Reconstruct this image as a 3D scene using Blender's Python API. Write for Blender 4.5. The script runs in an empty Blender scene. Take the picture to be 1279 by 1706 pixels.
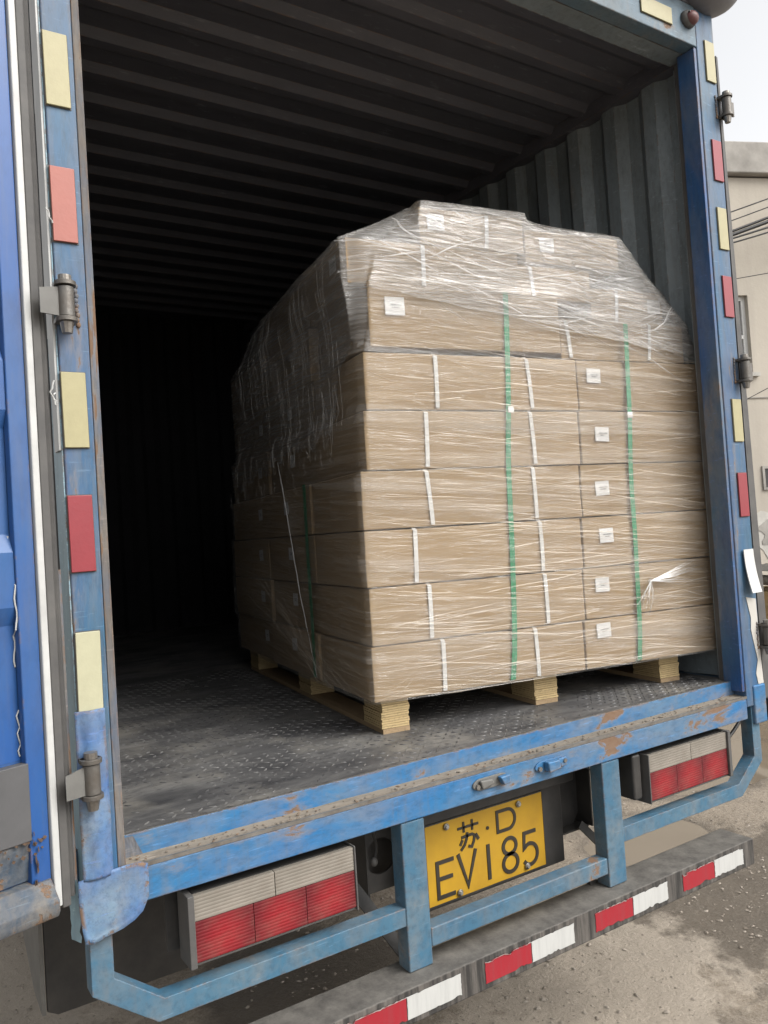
import bpy, bmesh, math, random
from mathutils import Vector, Matrix, noise
random.seed(7)
D = bpy.data
C = D.collections.new('scene'); bpy.context.scene.collection.children.link(C)
SC = bpy.context.scene
G = 1.05                    # height of the cargo sill above the ground; truck coordinates have z = 0 at the sill

# ------------------------------------------------------------------ camera, sky, sun, exposure
yaw, pit, rol = map(math.radians, (32.901, 1.53, -3.706))
fw = Vector((math.sin(yaw)*math.cos(pit), math.cos(yaw)*math.cos(pit), math.sin(pit)))
rt = Vector((math.cos(yaw), -math.sin(yaw), 0)); up = rt.cross(fw)
r2 = rt*math.cos(rol) + up*math.sin(rol); u2 = up*math.cos(rol) - rt*math.sin(rol)
cd = D.cameras.new('camera'); cam = D.objects.new('camera', cd); C.objects.link(cam)
cam.matrix_world = Matrix(((r2.x, u2.x, -fw.x, -.419), (r2.y, u2.y, -fw.y, -1.705), (r2.z, u2.z, -fw.z, .65+G), (0, 0, 0, 1)))
cd.sensor_fit = 'VERTICAL'; cd.sensor_height = 24; cd.lens = 24*1341.66/1706
cd.clip_start = .02; cd.clip_end = 3000
SC.camera = cam

SUN_EL, SUN_AZ = math.radians(44), math.radians(148)     # azimuth from +y towards +x
W = D.worlds.new('World'); SC.world = W; W.use_nodes = True
wt = W.node_tree; wt.nodes.clear()
sky = wt.nodes.new('ShaderNodeTexSky'); sky.sky_type = 'NISHITA'; sky.sun_disc = False
sky.sun_elevation = SUN_EL; sky.sun_rotation = SUN_AZ % (2*math.pi); sky.dust_density = 4; sky.air_density = 1
hs = wt.nodes.new('ShaderNodeHueSaturation'); hs.inputs['Saturation'].default_value = .08
bg = wt.nodes.new('ShaderNodeBackground'); bg.inputs['Strength'].default_value = .15
wo = wt.nodes.new('ShaderNodeOutputWorld')
wt.links.new(sky.outputs[0], hs.inputs['Color']); wt.links.new(hs.outputs[0], bg.inputs['Color']); wt.links.new(bg.outputs[0], wo.inputs[0])
sl = D.lights.new('sun', 'SUN'); sl.energy = 1.1; sl.angle = math.radians(32); sl.color = (1, .96, .9)
so = D.objects.new('sun', sl); C.objects.link(so)
sdir = Vector((math.sin(SUN_AZ)*math.cos(SUN_EL), math.cos(SUN_AZ)*math.cos(SUN_EL), math.sin(SUN_EL)))
so.rotation_euler = sdir.to_track_quat('Z', 'Y').to_euler(); so.location = sdir*20
SC.view_settings.view_transform = 'Standard'; SC.view_settings.look = 'None'
SC.view_settings.gamma = 1; SC.view_settings.exposure = .98; SC.view_settings.use_curve_mapping = False

# ------------------------------------------------------------------ node and material helpers
class NT:
    def __init__(s, name):
        s.m = D.materials.new(name); s.m.use_nodes = True; s.t = s.m.node_tree; s.t.nodes.clear()
        s.out = s.t.nodes.new('ShaderNodeOutputMaterial')
    def n(s, typ, ins=None, **kw):
        nd = s.t.nodes.new('ShaderNode'+typ)
        for k, v in kw.items(): setattr(nd, k, v)
        for k, v in (ins or {}).items(): s.set(nd.inputs[k], v)
        return nd
    def set(s, sock, v):
        if isinstance(v, bpy.types.NodeSocket): s.t.links.new(v, sock)
        elif isinstance(v, bpy.types.Node): s.t.links.new(v.outputs[0], sock)
        else:
            if isinstance(v, (tuple, list)) and len(v) == 3 and sock.type == 'RGBA': v = (*v, 1)
            sock.default_value = v
    def coord(s, kind='Object', scale=(1, 1, 1), rot=(0, 0, 0), loc=(0, 0, 0)):
        tc = s.n('TexCoord'); 
        return s.n('Mapping', {'Vector': tc.outputs[kind], 'Scale': scale, 'Rotation': rot, 'Location': loc})
    def noise(s, vec, scale, detail=4, rough=.55, dist=0):
        return s.n('TexNoise', {'Vector': vec, 'Scale': scale, 'Detail': detail, 'Roughness': rough, 'Distortion': dist}).outputs[0]
    def ramp(s, f, a, b):
        return s.n('MapRange', {'Value': f, 'From Min': a, 'From Max': b}, clamp=True).outputs[0]
    def mix(s, f, a, b, bt='MIX'):
        nd = s.t.nodes.new('ShaderNodeMix'); nd.data_type = 'RGBA'; nd.blend_type = bt
        s.set(nd.inputs[0], f); s.set(nd.inputs[6], a); s.set(nd.inputs[7], b); return nd.outputs[2]
    def math(s, op, a, b=0.0, c=None):
        nd = s.n('Math', operation=op); s.set(nd.inputs[0], a); s.set(nd.inputs[1], b)
        if c is not None: s.set(nd.inputs[2], c)
        return nd.outputs[0]
    def bump(s, h, strength=.3, dist=.01, normal=None):
        nd = s.n('Bump', {'Height': h, 'Strength': strength, 'Distance': dist})
        if normal is not None: s.set(nd.inputs['Normal'], normal)
        return nd.outputs[0]
    def bsdf(s, col, rough=.6, metal=0, spec=.5, normal=None, **kw):
        b = s.n('BsdfPrincipled', {'Base Color': col, 'Roughness': rough, 'Metallic': metal, 'Specular IOR Level': spec})
        if normal is not None: s.set(b.inputs['Normal'], normal)
        for k, v in kw.items(): s.set(b.inputs[k], v)
        s.t.links.new(b.outputs[0], s.out.inputs[0]); return b

RUST = (.115, .062, .034); DIRT = (.22, .185, .14)
def paint(name, a, b, rust=.5, dirt=.4, scale=5, rough=.38, stretch=(1, 1, 1), grime=.5, bumpk=.25, wear=.7):
    """worn enamel: two tones, dust film, scratches, bare edges and chips down to rust"""
    t = NT(name); v = t.coord('Object', stretch); vp = t.n('NewGeometry')
    c = t.mix(t.ramp(t.noise(v, scale*.7, 4), .35, .65), a, b)
    c = t.mix(t.math('MULTIPLY', t.ramp(t.noise(v, scale*3.1, 5, .6, .3), .45, .75), .35), c, (a[0]*.55, a[1]*.58, a[2]*.62))
    dm = t.math('MULTIPLY', t.ramp(t.noise(v, scale*1.6, 8, .68, .4), .40, .70), dirt)
    c = t.mix(dm, c, DIRT)
    run = t.noise(t.coord('Object', (18, 18, 1.1)), 3.2, 5, .6)
    c = t.mix(t.math('MULTIPLY', t.ramp(run, .52, .75), .45*grime+.1), c, (.12, .115, .105))
    gm = t.math('MULTIPLY', t.ramp(t.noise(v, scale*9, 8, .78), .48, .68), grime)
    sc_ = t.ramp(t.noise(t.coord('Object', (2.5, 8, 34), (.2, .1, .3)), 4, 6, .7), .60, .66)
    c = t.mix(t.math('MULTIPLY', sc_, .4 if wear > .5 else 0.0), c, tuple(min(.6, x*1.5+.09) for x in a))
    c = t.mix(gm, c, (a[0]*.3+.012, a[1]*.3+.012, a[2]*.3+.012))
    rn = t.noise(v, scale*1.15, 12, .66, .35)
    rm = t.ramp(rn, .70-.17*rust, .722-.17*rust)
    rm2 = t.ramp(rn, .645-.17*rust, .722-.17*rust)
    # rubbed edges: where the surface turns
    bv = t.n('Bevel', {'Radius': .007}, samples=4)
    dt = t.n('VectorMath', {0: bv.outputs[0], 1: vp.outputs['Normal']}, operation='DOT_PRODUCT').outputs['Value']
    ed = t.ramp(t.math('SUBTRACT', 1.0, dt), .012, .11)
    ed = t.math('MULTIPLY', ed, t.ramp(t.noise(t.coord(), 22, 7, .72), .60-.16*wear, .64-.12*wear))
    rc = t.mix(t.noise(v, scale*14, 6), RUST, (.19, .13, .09))
    c = t.mix(t.math('MULTIPLY', rm2, .45), c, (.22, .18, .14))
    rm = t.math('MAXIMUM', rm, ed)
    c = t.mix(rm, c, rc)
    ro = t.math('ADD', t.math('MULTIPLY', rm, .35), t.math('ADD', t.math('MULTIPLY', dm, .5), rough))
    h = t.math('SUBTRACT', t.math('ADD', t.math('MULTIPLY', t.noise(v, scale*10, 6), .25), t.math('MULTIPLY', t.noise(v, scale*2, 3), .5)), t.math('MULTIPLY', rm, .6))
    t.bsdf(c, ro, 0, .4, t.bump(h, bumpk, .004))
    return t.m
def plain(name, col, rough=.5, metal=0, var=.25, scale=12, spec=.5, bumpk=.15, col2=None):
    t = NT(name); v = t.coord()
    d = col2 or tuple(x*(1-var*1.6) for x in col)
    c = t.mix(t.ramp(t.noise(v, scale, 7, .65), .3, .75), col, d)
    t.bsdf(c, rough, metal, spec, t.bump(t.noise(v, scale*6, 5), bumpk, .002))
    return t.m

M = {}
BLUE = (.028, .105, .20); BLUE2 = (.045, .13, .215)
M['frame'] = paint('worn_blue_paint', BLUE, BLUE2, .35, .35, 5, .42, (1, 1, 1))
M['post'] = paint('worn_blue_post', (.040, .108, .178), (.025, .085, .20), .46, .42, 6, .42, (1.6, 1, .35))
M['beam'] = paint('faded_blue_beam', (.10, .155, .19), (.075, .13, .18), .2, .3, 5, .5)
M['edge_rust'] = paint('rusty_post_edge', (.10, .085, .072), (.075, .12, .19), .9, .8, 9, .7, (2, 1, .3))

M['inner'] = paint('bright_blue_return', (.016, .065, .21), (.05, .11, .17), .46, .42, 5, .35, (1.5, 1, .3))
M['sill'] = paint('sill_blue', (.018, .125, .30), (.032, .14, .27), .56, .45, 4, .42, (.8, 2, 2))
M['ledge'] = paint('dusty_sill_ledge', (.20, .17, .135), (.15, .13, .105), .42, .6, 5, .85, (.35, 2, 2), .7)
M['guard'] = paint('guard_blue', (.035, .105, .175), (.05, .13, .195), .24, .42, 5, .5)
M['door'] = paint('door_blue', (.014, .066, .235), (.022, .082, .22), .16, .12, 3, .35, (1, 1, .5), .25, .2, .3)
M['doorlow'] = paint('rotten_door_rail', (.05, .078, .105), (.035, .058, .09), .72, .6, 8, .65, bumpk=.6)
M['patch'] = paint('welded_patch_blue', (.030, .10, .29), (.13, .21, .29), .24, .35, 9, .4, bumpk=.6)
M['light_blue'] = paint('pale_blue_edge', (.24, .36, .42), (.18, .30, .37), .1, .2, 6, .45, (1, 1, .3), .3)
M['white'] = plain('white_sealant_glare', (.46, .46, .445), .5, 0, .2, 9)
M['rust'] = plain('flaking_rust', (.045, .029, .02), .9, 0, .5, 30, .2, .6, (.10, .066, .045))
M['rubber'] = plain('dusty_rubber', (.055, .053, .052), .65, 0, .5, 9, .4, .3, (.10, .095, .088))
M['black'] = plain('black_painted_steel', (.018, .018, .018), .5, 0, .3, 8, .4, .3, (.05, .046, .042))
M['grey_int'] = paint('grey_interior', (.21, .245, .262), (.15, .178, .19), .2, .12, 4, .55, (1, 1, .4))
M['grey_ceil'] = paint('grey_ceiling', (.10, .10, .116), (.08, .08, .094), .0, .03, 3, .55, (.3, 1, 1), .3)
M['shade_int'] = plain('shade_dark_steel_wall', (.016, .016, .017), .8, 0, .2, 6, .2, .2)  # darkness deep inside the body put into the wall colour
M['steel'] = plain('dull_steel', (.30, .29, .27), .42, .75, .4, 20, .5, .3, (.14, .12, .10))
M['hinge'] = plain('greasy_hinge_steel', (.14, .134, .124), .45, .5, .4, 25, .5, .4, (.10, .085, .07))
M['bracket'] = plain('grey_bracket', (.15, .146, .135), .6, .1, .2, 14, .4, .2)
M['greyboard'] = plain('grey_patch_board', (.085, .084, .086), .6, 0, .2, 7, .4, .1)
M['roofcap'] = plain('grey_roof_cap', (.17, .17, .185), .45, 0, .25, 8)
M['yref'] = plain('yellow_reflector', (.33, .295, .16), .45, 0, .08, 30)
M['wref'] = plain('white_reflector', (.52, .52, .505), .4, 0, .05, 20)
M['rref'] = plain('red_reflector', (.23, .026, .034), .38, 0, .08, 20)
M['rref2'] = plain('faded_red_reflector', (.31, .095, .07), .45, 0, .06, 20)
M['ylow'] = plain('pale_reflector', (.40, .385, .26), .45, 0, .08, 30)
M['wood'] = None

def lens(name, a, b, hot=0):
    t = NT(name); v = t.coord()
    c = t.mix(t.ramp(t.noise(v, 8, 3), .42, .72), a, b)
    if hot:   # gleam of the round reflector bowl painted into the cover's colour
        tc = t.n('TexCoord'); d = t.n('VectorMath', {0: tc.outputs['Object']}, operation='LENGTH').outputs['Value']
        c = t.mix(t.math('MULTIPLY', t.ramp(d, .065, .02), hot), c, (.40, .014, .020))
    c = t.mix(t.math('MULTIPLY', t.ramp(t.noise(t.coord('Object', (1, 1, 2)), 12, 8, .7), .45, .75), .32), c, (.15, .11, .085))
    t.bsdf(c, .4, 0, .35, t.bump(t.noise(v, 50, 5), .1, .001))
    return t.m
M['lens_red'] = lens('red_lens', (.10, .007, .011), (.145, .009, .013), .35); M['lens_clear'] = lens('clear_lens', (.17, .152, .127), (.25, .228, .195))

def bar_black():
    t = NT('muddy_black_bar'); v = t.coord()
    geo = t.n('NewGeometry'); sep = t.n('SeparateXYZ', {0: geo.outputs['Normal']})
    up_ = t.ramp(sep.outputs[2], .3, .9)
    streak = t.noise(t.coord('Object', (14, 14, 1.2)), 4, 6, .65)
    c = t.mix(t.ramp(streak, .4, .75), (.030, .028, .026), (.15, .135, .12))
    dust = t.mix(t.ramp(t.noise(v, 18, 8, .7), .3, .7), (.15, .14, .125), (.055, .051, .047))
    c = t.mix(up_, c, dust)
    t.bsdf(c, .75, 0, .3, t.bump(t.noise(v, 60, 6), .4, .003)); return t.m
M['bar'] = bar_black()
M['lens_dull'] = plain('dull_red_lens', (.10, .022, .026), .5, 0, .3, 20, .3, .1, (.13, .075, .07))

def sticker(name, col):
    t = NT(name); v = t.coord('Object', (1, 1, 1.0))
    tc = t.n('TexCoord'); sep = t.n('SeparateXYZ', {0: tc.outputs['Object']})
    c = t.mix(t.math('MULTIPLY', t.ramp(t.noise(t.coord('Object', (9, 9, 1)), 5, 6, .7), .45, .8), .5), col, tuple(x*.45+.05 for x in col))
    t.bsdf(c, .4, 0, .4, t.bump(t.noise(v, 120, 3), .15, .001)); return t.m
M['stk_red'] = sticker('red_reflective_film', (.27, .016, .025)); M['stk_white'] = sticker('white_reflective_film', (.42, .42, .405))

def plate_yellow():
    t = NT('plate_yellow'); v = t.coord()
    c = t.mix(t.ramp(t.noise(v, 9, 6, .65), .35, .8), (.43, .25, .018), (.33, .185, .02))
    t.bsdf(c, .42, 0, .4, t.bump(t.noise(v, 40, 4), .1, .001)); return t.m
M['plate'] = plate_yellow(); M['ink'] = plain('plate_ink', (.035, .028, .02), .5, 0, .3)

def cardboard():
    t = NT('brown_cardboard'); v = t.coord(); oi = t.n('ObjectInfo')
    c = t.mix(oi.outputs['Random'], (.315, .228, .132), (.25, .18, .103))
    c = t.mix(t.math('MULTIPLY', t.ramp(t.noise(t.coord('Object', (1, 1, 3)), 7, 6, .6), .35, .75), .4), c, (.26, .18, .108))
    c = t.mix(t.math('MULTIPLY', t.noise(v, 40, 3), .10), c, (.42, .31, .2))
    t.bsdf(c, .82, 0, .25, t.bump(t.noise(v, 5, 3), .22, .008)); return t.m
M['card'] = cardboard()
M['band'] = plain('white_band', (.56, .55, .525), .45, 0, .05, 30)
M['paper'] = plain('label_paper', (.60, .59, .575), .6, 0, .04, 30)
M['print'] = plain('label_print', (.16, .17, .17), .7, 0, .3, 60)
M['green'] = plain('green_strap', (.02, .24, .10), .35, 0, .25, 40, .5, .3)
M['clip'] = plain('strap_clip', (.6, .6, .58), .3, .8, .2, 30)

def wood(name, a, b):
    t = NT(name); v = t.coord('Object', (1, 1, 8)); oi = t.n('ObjectInfo')
    c = t.mix(t.noise(v, 25, 6, .65), a, b)
    c = t.mix(t.ramp(t.noise(t.coord(), 160, 4), .55, .75), c, tuple(x*.5 for x in a))
    t.bsdf(c, .8, 0, .2, t.bump(t.noise(v, 60, 5), .5, .003)); return t.m
M['ply'] = wood('pallet_ply', (.50, .385, .21), (.36, .26, .13)); M['ply2'] = wood('pallet_ply_dark', (.36, .24, .12), (.46, .33, .17))
M['plydark'] = wood('pallet_board', (.34, .25, .15), (.24, .165, .095))

def film(name, base, streak, top=False):
    """stretch film: mostly clear, with whitish pulled creases along the winding direction"""
    t = NT(name); tc = t.n('TexCoord')
    def layer(rot, sx, sy, sc, lo, hi, seed):
        mp = t.n('Mapping', {'Vector': tc.outputs['UV'], 'Rotation': (0, 0, rot)})
        mp2 = t.n('Mapping', {'Vector': mp.outputs[0], 'Scale': (sx, sy, 1), 'Location': (seed, seed*.7, 0)})
        n1 = t.noise(mp2.outputs[0], sc, 3, .55, .12)
        ridge = t.math('SUBTRACT', 1.0, t.math('ABSOLUTE', t.math('MULTIPLY', t.math('SUBTRACT', n1, .5), 2.0)))
        return t.ramp(ridge, lo, hi)
    L1 = layer(.045, .22, 17, 3.4, .93, 1.0, 1.3)
    L2 = layer(.11, .20, 12, 3.0, .945, 1.0, 5.1)
    L3 = layer(-.05, .28, 20, 2.6, .95, 1.0, 9.7)
    L4 = layer(.35 if not top else -.28, .5, 12, 2.4, .96, 1.0, 14.2)
    gate = t.ramp(t.noise(tc.outputs['UV'], 2.4, 3), .38, .62)
    gate2 = t.ramp(t.noise(t.n('Mapping', {'Vector': tc.outputs['UV'], 'Location': (7, 3, 0)}).outputs[0], 3.1, 3), .42, .6)
    s = t.math('MAXIMUM', L1, t.math('MULTIPLY', L2, gate))
    s = t.math('MAXIMUM', s, t.math('MULTIPLY', L3, gate2))
    s = t.math('MAXIMUM', s, t.math('MULTIPLY', L4, t.math('MULTIPLY', gate, gate2)))
    haze = t.ramp(t.noise(t.n('Mapping', {'Vector': tc.outputs['UV'], 'Scale': (1, 3, 1)}).outputs[0], 3.5, 6, .65, .8), .35, .75)
    fac = t.math('ADD', t.math('MULTIPLY', s, streak), t.math('MULTIPLY', haze, base))
    fac = t.math('MINIMUM', t.math('ADD', fac, base*.5), .9)
    h = t.math('ADD', s, t.math('MULTIPLY', t.noise(t.n('Mapping', {'Vector': tc.outputs['UV'], 'Scale': (1, 6, 1)}).outputs[0], 9, 6, .6, .6), 1.2))
    bp = t.bump(h, .55 if not top else .8, .006)
    body = t.n('BsdfPrincipled', {'Base Color': (.68, .66, .63, 1), 'Roughness': .3, 'Specular IOR Level': .6, 'Normal': bp})
    tr = t.n('BsdfTransparent', {'Color': (1, 1, 1, 1)})
    gl = t.n('BsdfGlossy', {'Color': (1, 1, 1, 1), 'Roughness': .12 if not top else .2, 'Normal': bp})
    fr = t.n('Fresnel', {'IOR': 1.42, 'Normal': bp})
    m1 = t.n('MixShader', {0: t.math('MINIMUM', t.math('MULTIPLY', fr.outputs[0], .8), .35), 1: tr.outputs[0], 2: gl.outputs[0]})
    m2 = t.n('MixShader', {0: fac, 1: m1.outputs[0], 2: body.outputs[0]})
    t.t.links.new(m2.outputs[0], t.out.inputs[0]); return t.m
M['film'] = film('stretch_film', .035, .16); M['film_top'] = film('stretch_film_layers', .17, .24, True)

def crease_mat(name, alpha, col):
    t = NT(name); oi = t.n('NewGeometry')
    b = t.n('BsdfPrincipled', {'Base Color': (*col, 1), 'Roughness': .28, 'Specular IOR Level': .7})
    tr = t.n('BsdfTransparent'); f = t.math('ADD', alpha*.55, t.math('MULTIPLY', oi.outputs['Random Per Island'], alpha*.75))
    m = t.n('MixShader', {0: f, 1: tr.outputs[0], 2: b.outputs[0]}); t.t.links.new(m.outputs[0], t.out.inputs[0]); return t.m
M['crease'] = crease_mat('film_crease', .29, (.74, .66, .55)); M['crease_w'] = crease_mat('film_crease_pale', .30, (.74, .72, .69))
def floor_mat():
    t = NT('dirty_tread_plate'); v = t.coord()
    n1 = t.noise(t.coord('Object', (.6, 1.6, 1)), 5, 9, .68, .5)
    c = t.mix(t.ramp(n1, .36, .66), (.034, .034, .037), (.165, .162, .158))
    c = t.mix(t.math('MULTIPLY', t.ramp(t.noise(v, 3, 6, .6), .5, .70), .75), c, (.25, .235, .205))
    c = t.mix(t.ramp(t.noise(t.coord('Object', (1, 3, 1)), 22, 8, .75, .6), .5, .68), c, (.05, .049, .05))
    t.bsdf(c, t.math('SUBTRACT', .72, t.math('MULTIPLY', n1, .4)), .2, .5, t.bump(t.noise(v, 45, 8, .7), .5, .004)); return t.m
M['floor'] = floor_mat()
def tread_mat():
    t = NT('worn_tread'); v = t.coord()
    n1 = t.noise(t.coord('Object', (.6, 1.6, 1)), 5, 9, .68, .5)
    c = t.mix(t.ramp(n1, .38, .68), (.05, .05, .053), (.235, .23, .22))
    t.bsdf(c, .42, .35, .5, t.bump(t.noise(v, 60, 5), .3, .002)); return t.m
M['tread'] = tread_mat()

def ground_mat():
    t = NT('muddy_gravel'); v = t.coord()
    big = t.noise(v, .9, 6, .6, .3); mid = t.noise(v, 5, 8, .65, .2); fine = t.noise(v, 55, 8, .75)
    c = t.mix(t.ramp(mid, .35, .65), (.205, .165, .122), (.125, .099, .073))
    c = t.mix(t.ramp(fine, .35, .7), c, (.29, .25, .20))
    c = t.mix(t.math('MULTIPLY', t.ramp(t.noise(v, 140, 4), .5, .72), .55), c, (.09, .075, .06))
    wet = t.ramp(big, .56, .63)
    def blob(x, y, rx, ry, seed):
        mp = t.n('Mapping', {'Vector': t.n('TexCoord').outputs['Object'], 'Location': (-x/rx, -y/ry, 0), 'Scale': (1/rx, 1/ry, 1)})
        d = t.n('VectorMath', {0: mp.outputs[0]}, operation='LENGTH').outputs['Value']
        d = t.math('ADD', d, t.math('MULTIPLY', t.math('SUBTRACT', t.noise(v, 4+seed, 6, .65), .5), 1.6))
        return t.ramp(d, 1.08, .88)
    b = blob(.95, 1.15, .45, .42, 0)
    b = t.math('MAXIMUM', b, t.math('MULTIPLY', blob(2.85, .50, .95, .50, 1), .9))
    pz = t.n('SeparateXYZ', {0: t.n('NewGeometry').outputs['Position']}).outputs[2]
    b = t.math('MAXIMUM', b, t.math('MULTIPLY', t.ramp(pz, .013, .002), .7))
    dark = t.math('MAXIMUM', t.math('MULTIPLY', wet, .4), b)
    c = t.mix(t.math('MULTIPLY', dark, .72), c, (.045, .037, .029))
    pale = t.math('MAXIMUM', blob(1.75, .42, .55, .45, 2), blob(-.45, 2.0, .75, 2.2, .5))  # second blob: dry tan ground, also painted lighter against the truck's shadow
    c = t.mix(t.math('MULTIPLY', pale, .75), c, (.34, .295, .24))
    ro = t.math('SUBTRACT', .92, t.math('MULTIPLY', dark, .5))
    h = t.math('ADD', t.math('MULTIPLY', mid, .8), t.math('MULTIPLY', fine, .35))
    t.bsdf(c, ro, 0, .4, t.bump(h, .7, .03)); return t.m
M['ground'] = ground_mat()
def stone_mat():
    t = NT('pebbles'); geo = t.n('NewGeometry')
    c = t.mix(geo.outputs['Random Per Island'], (.13, .105, .082), (.38, .34, .29))
    c = t.mix(t.noise(t.coord(), 40, 4), c, (.22, .19, .155)); t.bsdf(c, .85, 0, .3); return t.m
M['stone'] = stone_mat()
def water_mat():
    t = NT('muddy_water'); v = t.coord()
    c = t.mix(t.noise(v, 1.5, 5), (.13, .105, .078), (.18, .15, .115))
    t.bsdf(c, .04, 0, .6, t.bump(t.noise(v, 5, 3), .02, .01)); return t.m
M['water'] = water_mat()
def wall_mat():
    t = NT('stained_render'); v = t.coord(); 
    c = t.mix(t.ramp(t.noise(v, .9, 8, .6), .3, .7), (.44, .40, .34), (.375, .34, .29))
    st = t.ramp(t.noise(t.coord('Object', (1.6, 1.6, .16)), 2.2, 7, .65), .5, .78)
    c = t.mix(t.math('MULTIPLY', st, .45), c, (.29, .265, .23))
    c = t.mix(t.math('MULTIPLY', t.ramp(t.noise(v, 14, 8, .7), .5, .8), .25), c, (.34, .31, .27))
    t.bsdf(c, .9, 0, .2, t.bump(t.noise(v, 30, 6), .2, .01)); return t.m
M['wall'] = wall_mat(); M['concrete'] = plain('grey_concrete', (.36, .34, .31), .9, 0, .3, 3, .2)
M['plaster'] = plain('bare_plaster', (.50, .48, .44), .9, 0, .2, 5, .2)
M['cable'] = plain('black_cable', (.02, .02, .02), .5, 0, .2)
M['glass'] = plain('dark_window_glass', (.05, .055, .06), .1, 0, .1, 3, .6, .02)
M['winframe'] = plain('white_window_frame', (.66, .66, .64), .5, 0, .1)

# ------------------------------------------------------------------ mesh helpers
class MB:
    def __init__(s): s.v = []; s.f = []; s.uv = None; s.smooth = False
    def add(s, vs, fs):
        o = len(s.v); s.v += [Vector(p) for p in vs]; s.f += [tuple(i+o for i in f) for f in fs]; return s
    def box(s, x0, x1, y0, y1, z0, z1, R=None, c=None):
        vs = [Vector((x, y, z)) for z in (z0, z1) for y in (y0, y1) for x in (x0, x1)]
        if R is not None: vs = [R @ (p-c)+c for p in vs]
        return s.add(vs, [(0, 2, 3, 1), (4, 5, 7, 6), (0, 1, 5, 4), (2, 6, 7, 3), (0, 4, 6, 2), (1, 3, 7, 5)])
    def prism(s, poly, a, b, ax=0):
        """closed 2D polygon extruded along axis ax from a to b"""
        def p3(q, t): return (t, q[0], q[1]) if ax == 0 else ((q[0], t, q[1]) if ax == 1 else (q[0], q[1], t))
        n = len(poly); vs = [p3(q, a) for q in poly]+[p3(q, b) for q in poly]
        fs = [(i, (i+1) % n, (i+1) % n+n, i+n) for i in range(n)]+[tuple(range(n))[::-1], tuple(range(n, 2*n))]
        return s.add(vs, fs)
    def tube(s, pts, r, n=8, caps=True, square=False):
        pts = [Vector(p) for p in pts]; rr = r if isinstance(r, (list, tuple)) else [r]*len(pts); rings = []
        ref = Vector((0, 0, 1)); o = len(s.v)
        for i, p in enumerate(pts):
            d1 = (pts[i]-pts[i-1]).normalized() if i else (pts[1]-pts[0]).normalized()
            d2 = (pts[i+1]-pts[i]).normalized() if i < len(pts)-1 else d1
            d = (d1+d2).normalized(); k = 1/max(.3, d.dot(d1))
            rf = Vector((0, 1, 0)) if square else (ref if abs(d.z) < .9 else Vector((1, 0, 0)))
            a = d.cross(rf).normalized(); b = a.cross(d).normalized()
            for j in range(n):
                an = 2*math.pi*(j+(.5 if square else 0))/n
                s.v.append(p + a*math.cos(an)*rr[i]*(k if square else 1) + b*math.sin(an)*rr[i])
        for i in range(len(pts)-1):
            for j in range(n): s.f.append((o+i*n+j, o+i*n+(j+1) % n, o+(i+1)*n+(j+1) % n, o+(i+1)*n+j))
        if caps: s.f += [tuple(o+j for j in range(n))[::-1], tuple(o+(len(pts)-1)*n+j for j in range(n))]
        return s
    def cyl(s, c, r, h, ax=2, n=20, r2=None):
        c = Vector(c); d = Vector([(1, 0, 0), (0, 1, 0), (0, 0, 1)][ax])
        return s.tube([c-d*h/2, c+d*h/2], [r, r if r2 is None else r2], n)
    def ball(s, c, r, nu=20, nv=12):
        o = len(s.v)
        for i in range(nv+1):
            th = math.pi*i/nv
            for j in range(nu):
                ph = 2*math.pi*j/nu
                s.v.append(Vector((c[0]+r[0]*math.sin(th)*math.cos(ph), c[1]+r[1]*math.sin(th)*math.sin(ph), c[2]+r[2]*math.cos(th))))
        for i in range(nv):
            for j in range(nu): s.f.append((o+i*nu+j, o+(i+1)*nu+j, o+(i+1)*nu+(j+1) % nu, o+i*nu+(j+1) % nu))
        return s

class Node:   # book-keeping of world transforms while building
    pass
WM = {}
def link(o, parent, mat):
    C.objects.link(o); WM[o] = mat
    if parent is not None:
        o.parent = parent; lm = WM[parent].inverted() @ mat
    else: lm = mat
    o.matrix_local = lm
    return o
def tag(o, label=None, cat=None, group=None, kind=None):
    for k, v in (('label', label), ('category', cat), ('group', group), ('kind', kind)):
        if v: o[k] = v
    return o
TR = Matrix.Translation((0, 0, G))
def obj(name, mb, mat, parent=None, base=TR, bevel=0, smooth=False, center=True, seg=2, loc=None):
    """link a mesh; its vertices are given in the frame 'base' (default: truck frame)"""
    if center:
        c = Vector([ (min(v[i] for v in mb.v)+max(v[i] for v in mb.v))/2 for i in range(3)])
    else: c = Vector((0, 0, 0))
    me = D.meshes.new(name); me.from_pydata([tuple(v-c) for v in mb.v], [], mb.f)
    if mb.uv:
        ul = me.uv_layers.new(name='UVMap')
        for lp in me.loops: ul.data[lp.index].uv = mb.uv[lp.vertex_index]
    me.materials.append(mat if not isinstance(mat, str) else M[mat])
    if smooth:
        for p in me.polygons: p.use_smooth = True
    o = D.objects.new(name, me)
    link(o, parent, base @ Matrix.Translation(c))
    if bevel:
        b = o.modifiers.new('bevel', 'BEVEL'); b.width = bevel; b.segments = seg; b.limit_method = 'ANGLE'; b.angle_limit = math.radians(40)
        for p in me.polygons: p.use_smooth = True
        b.harden_normals = True
    return o
def empty(name, mat, label, cat, group=None):
    o = D.objects.new(name, None); o.empty_display_size = .2
    link(o, None, mat); tag(o, label, cat, group); return o
def grid(nx, ny, fn, uvfn=None):
    m = MB(); m.v = [Vector(fn(i/nx, j/ny)) for j in range(ny+1) for i in range(nx+1)]
    m.f = [(j*(nx+1)+i, j*(nx+1)+i+1, (j+1)*(nx+1)+i+1, (j+1)*(nx+1)+i) for j in range(ny) for i in range(nx)]
    if uvfn: m.uv = [uvfn(i/nx, j/ny) for j in range(ny+1) for i in range(nx+1)]
    return m

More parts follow.
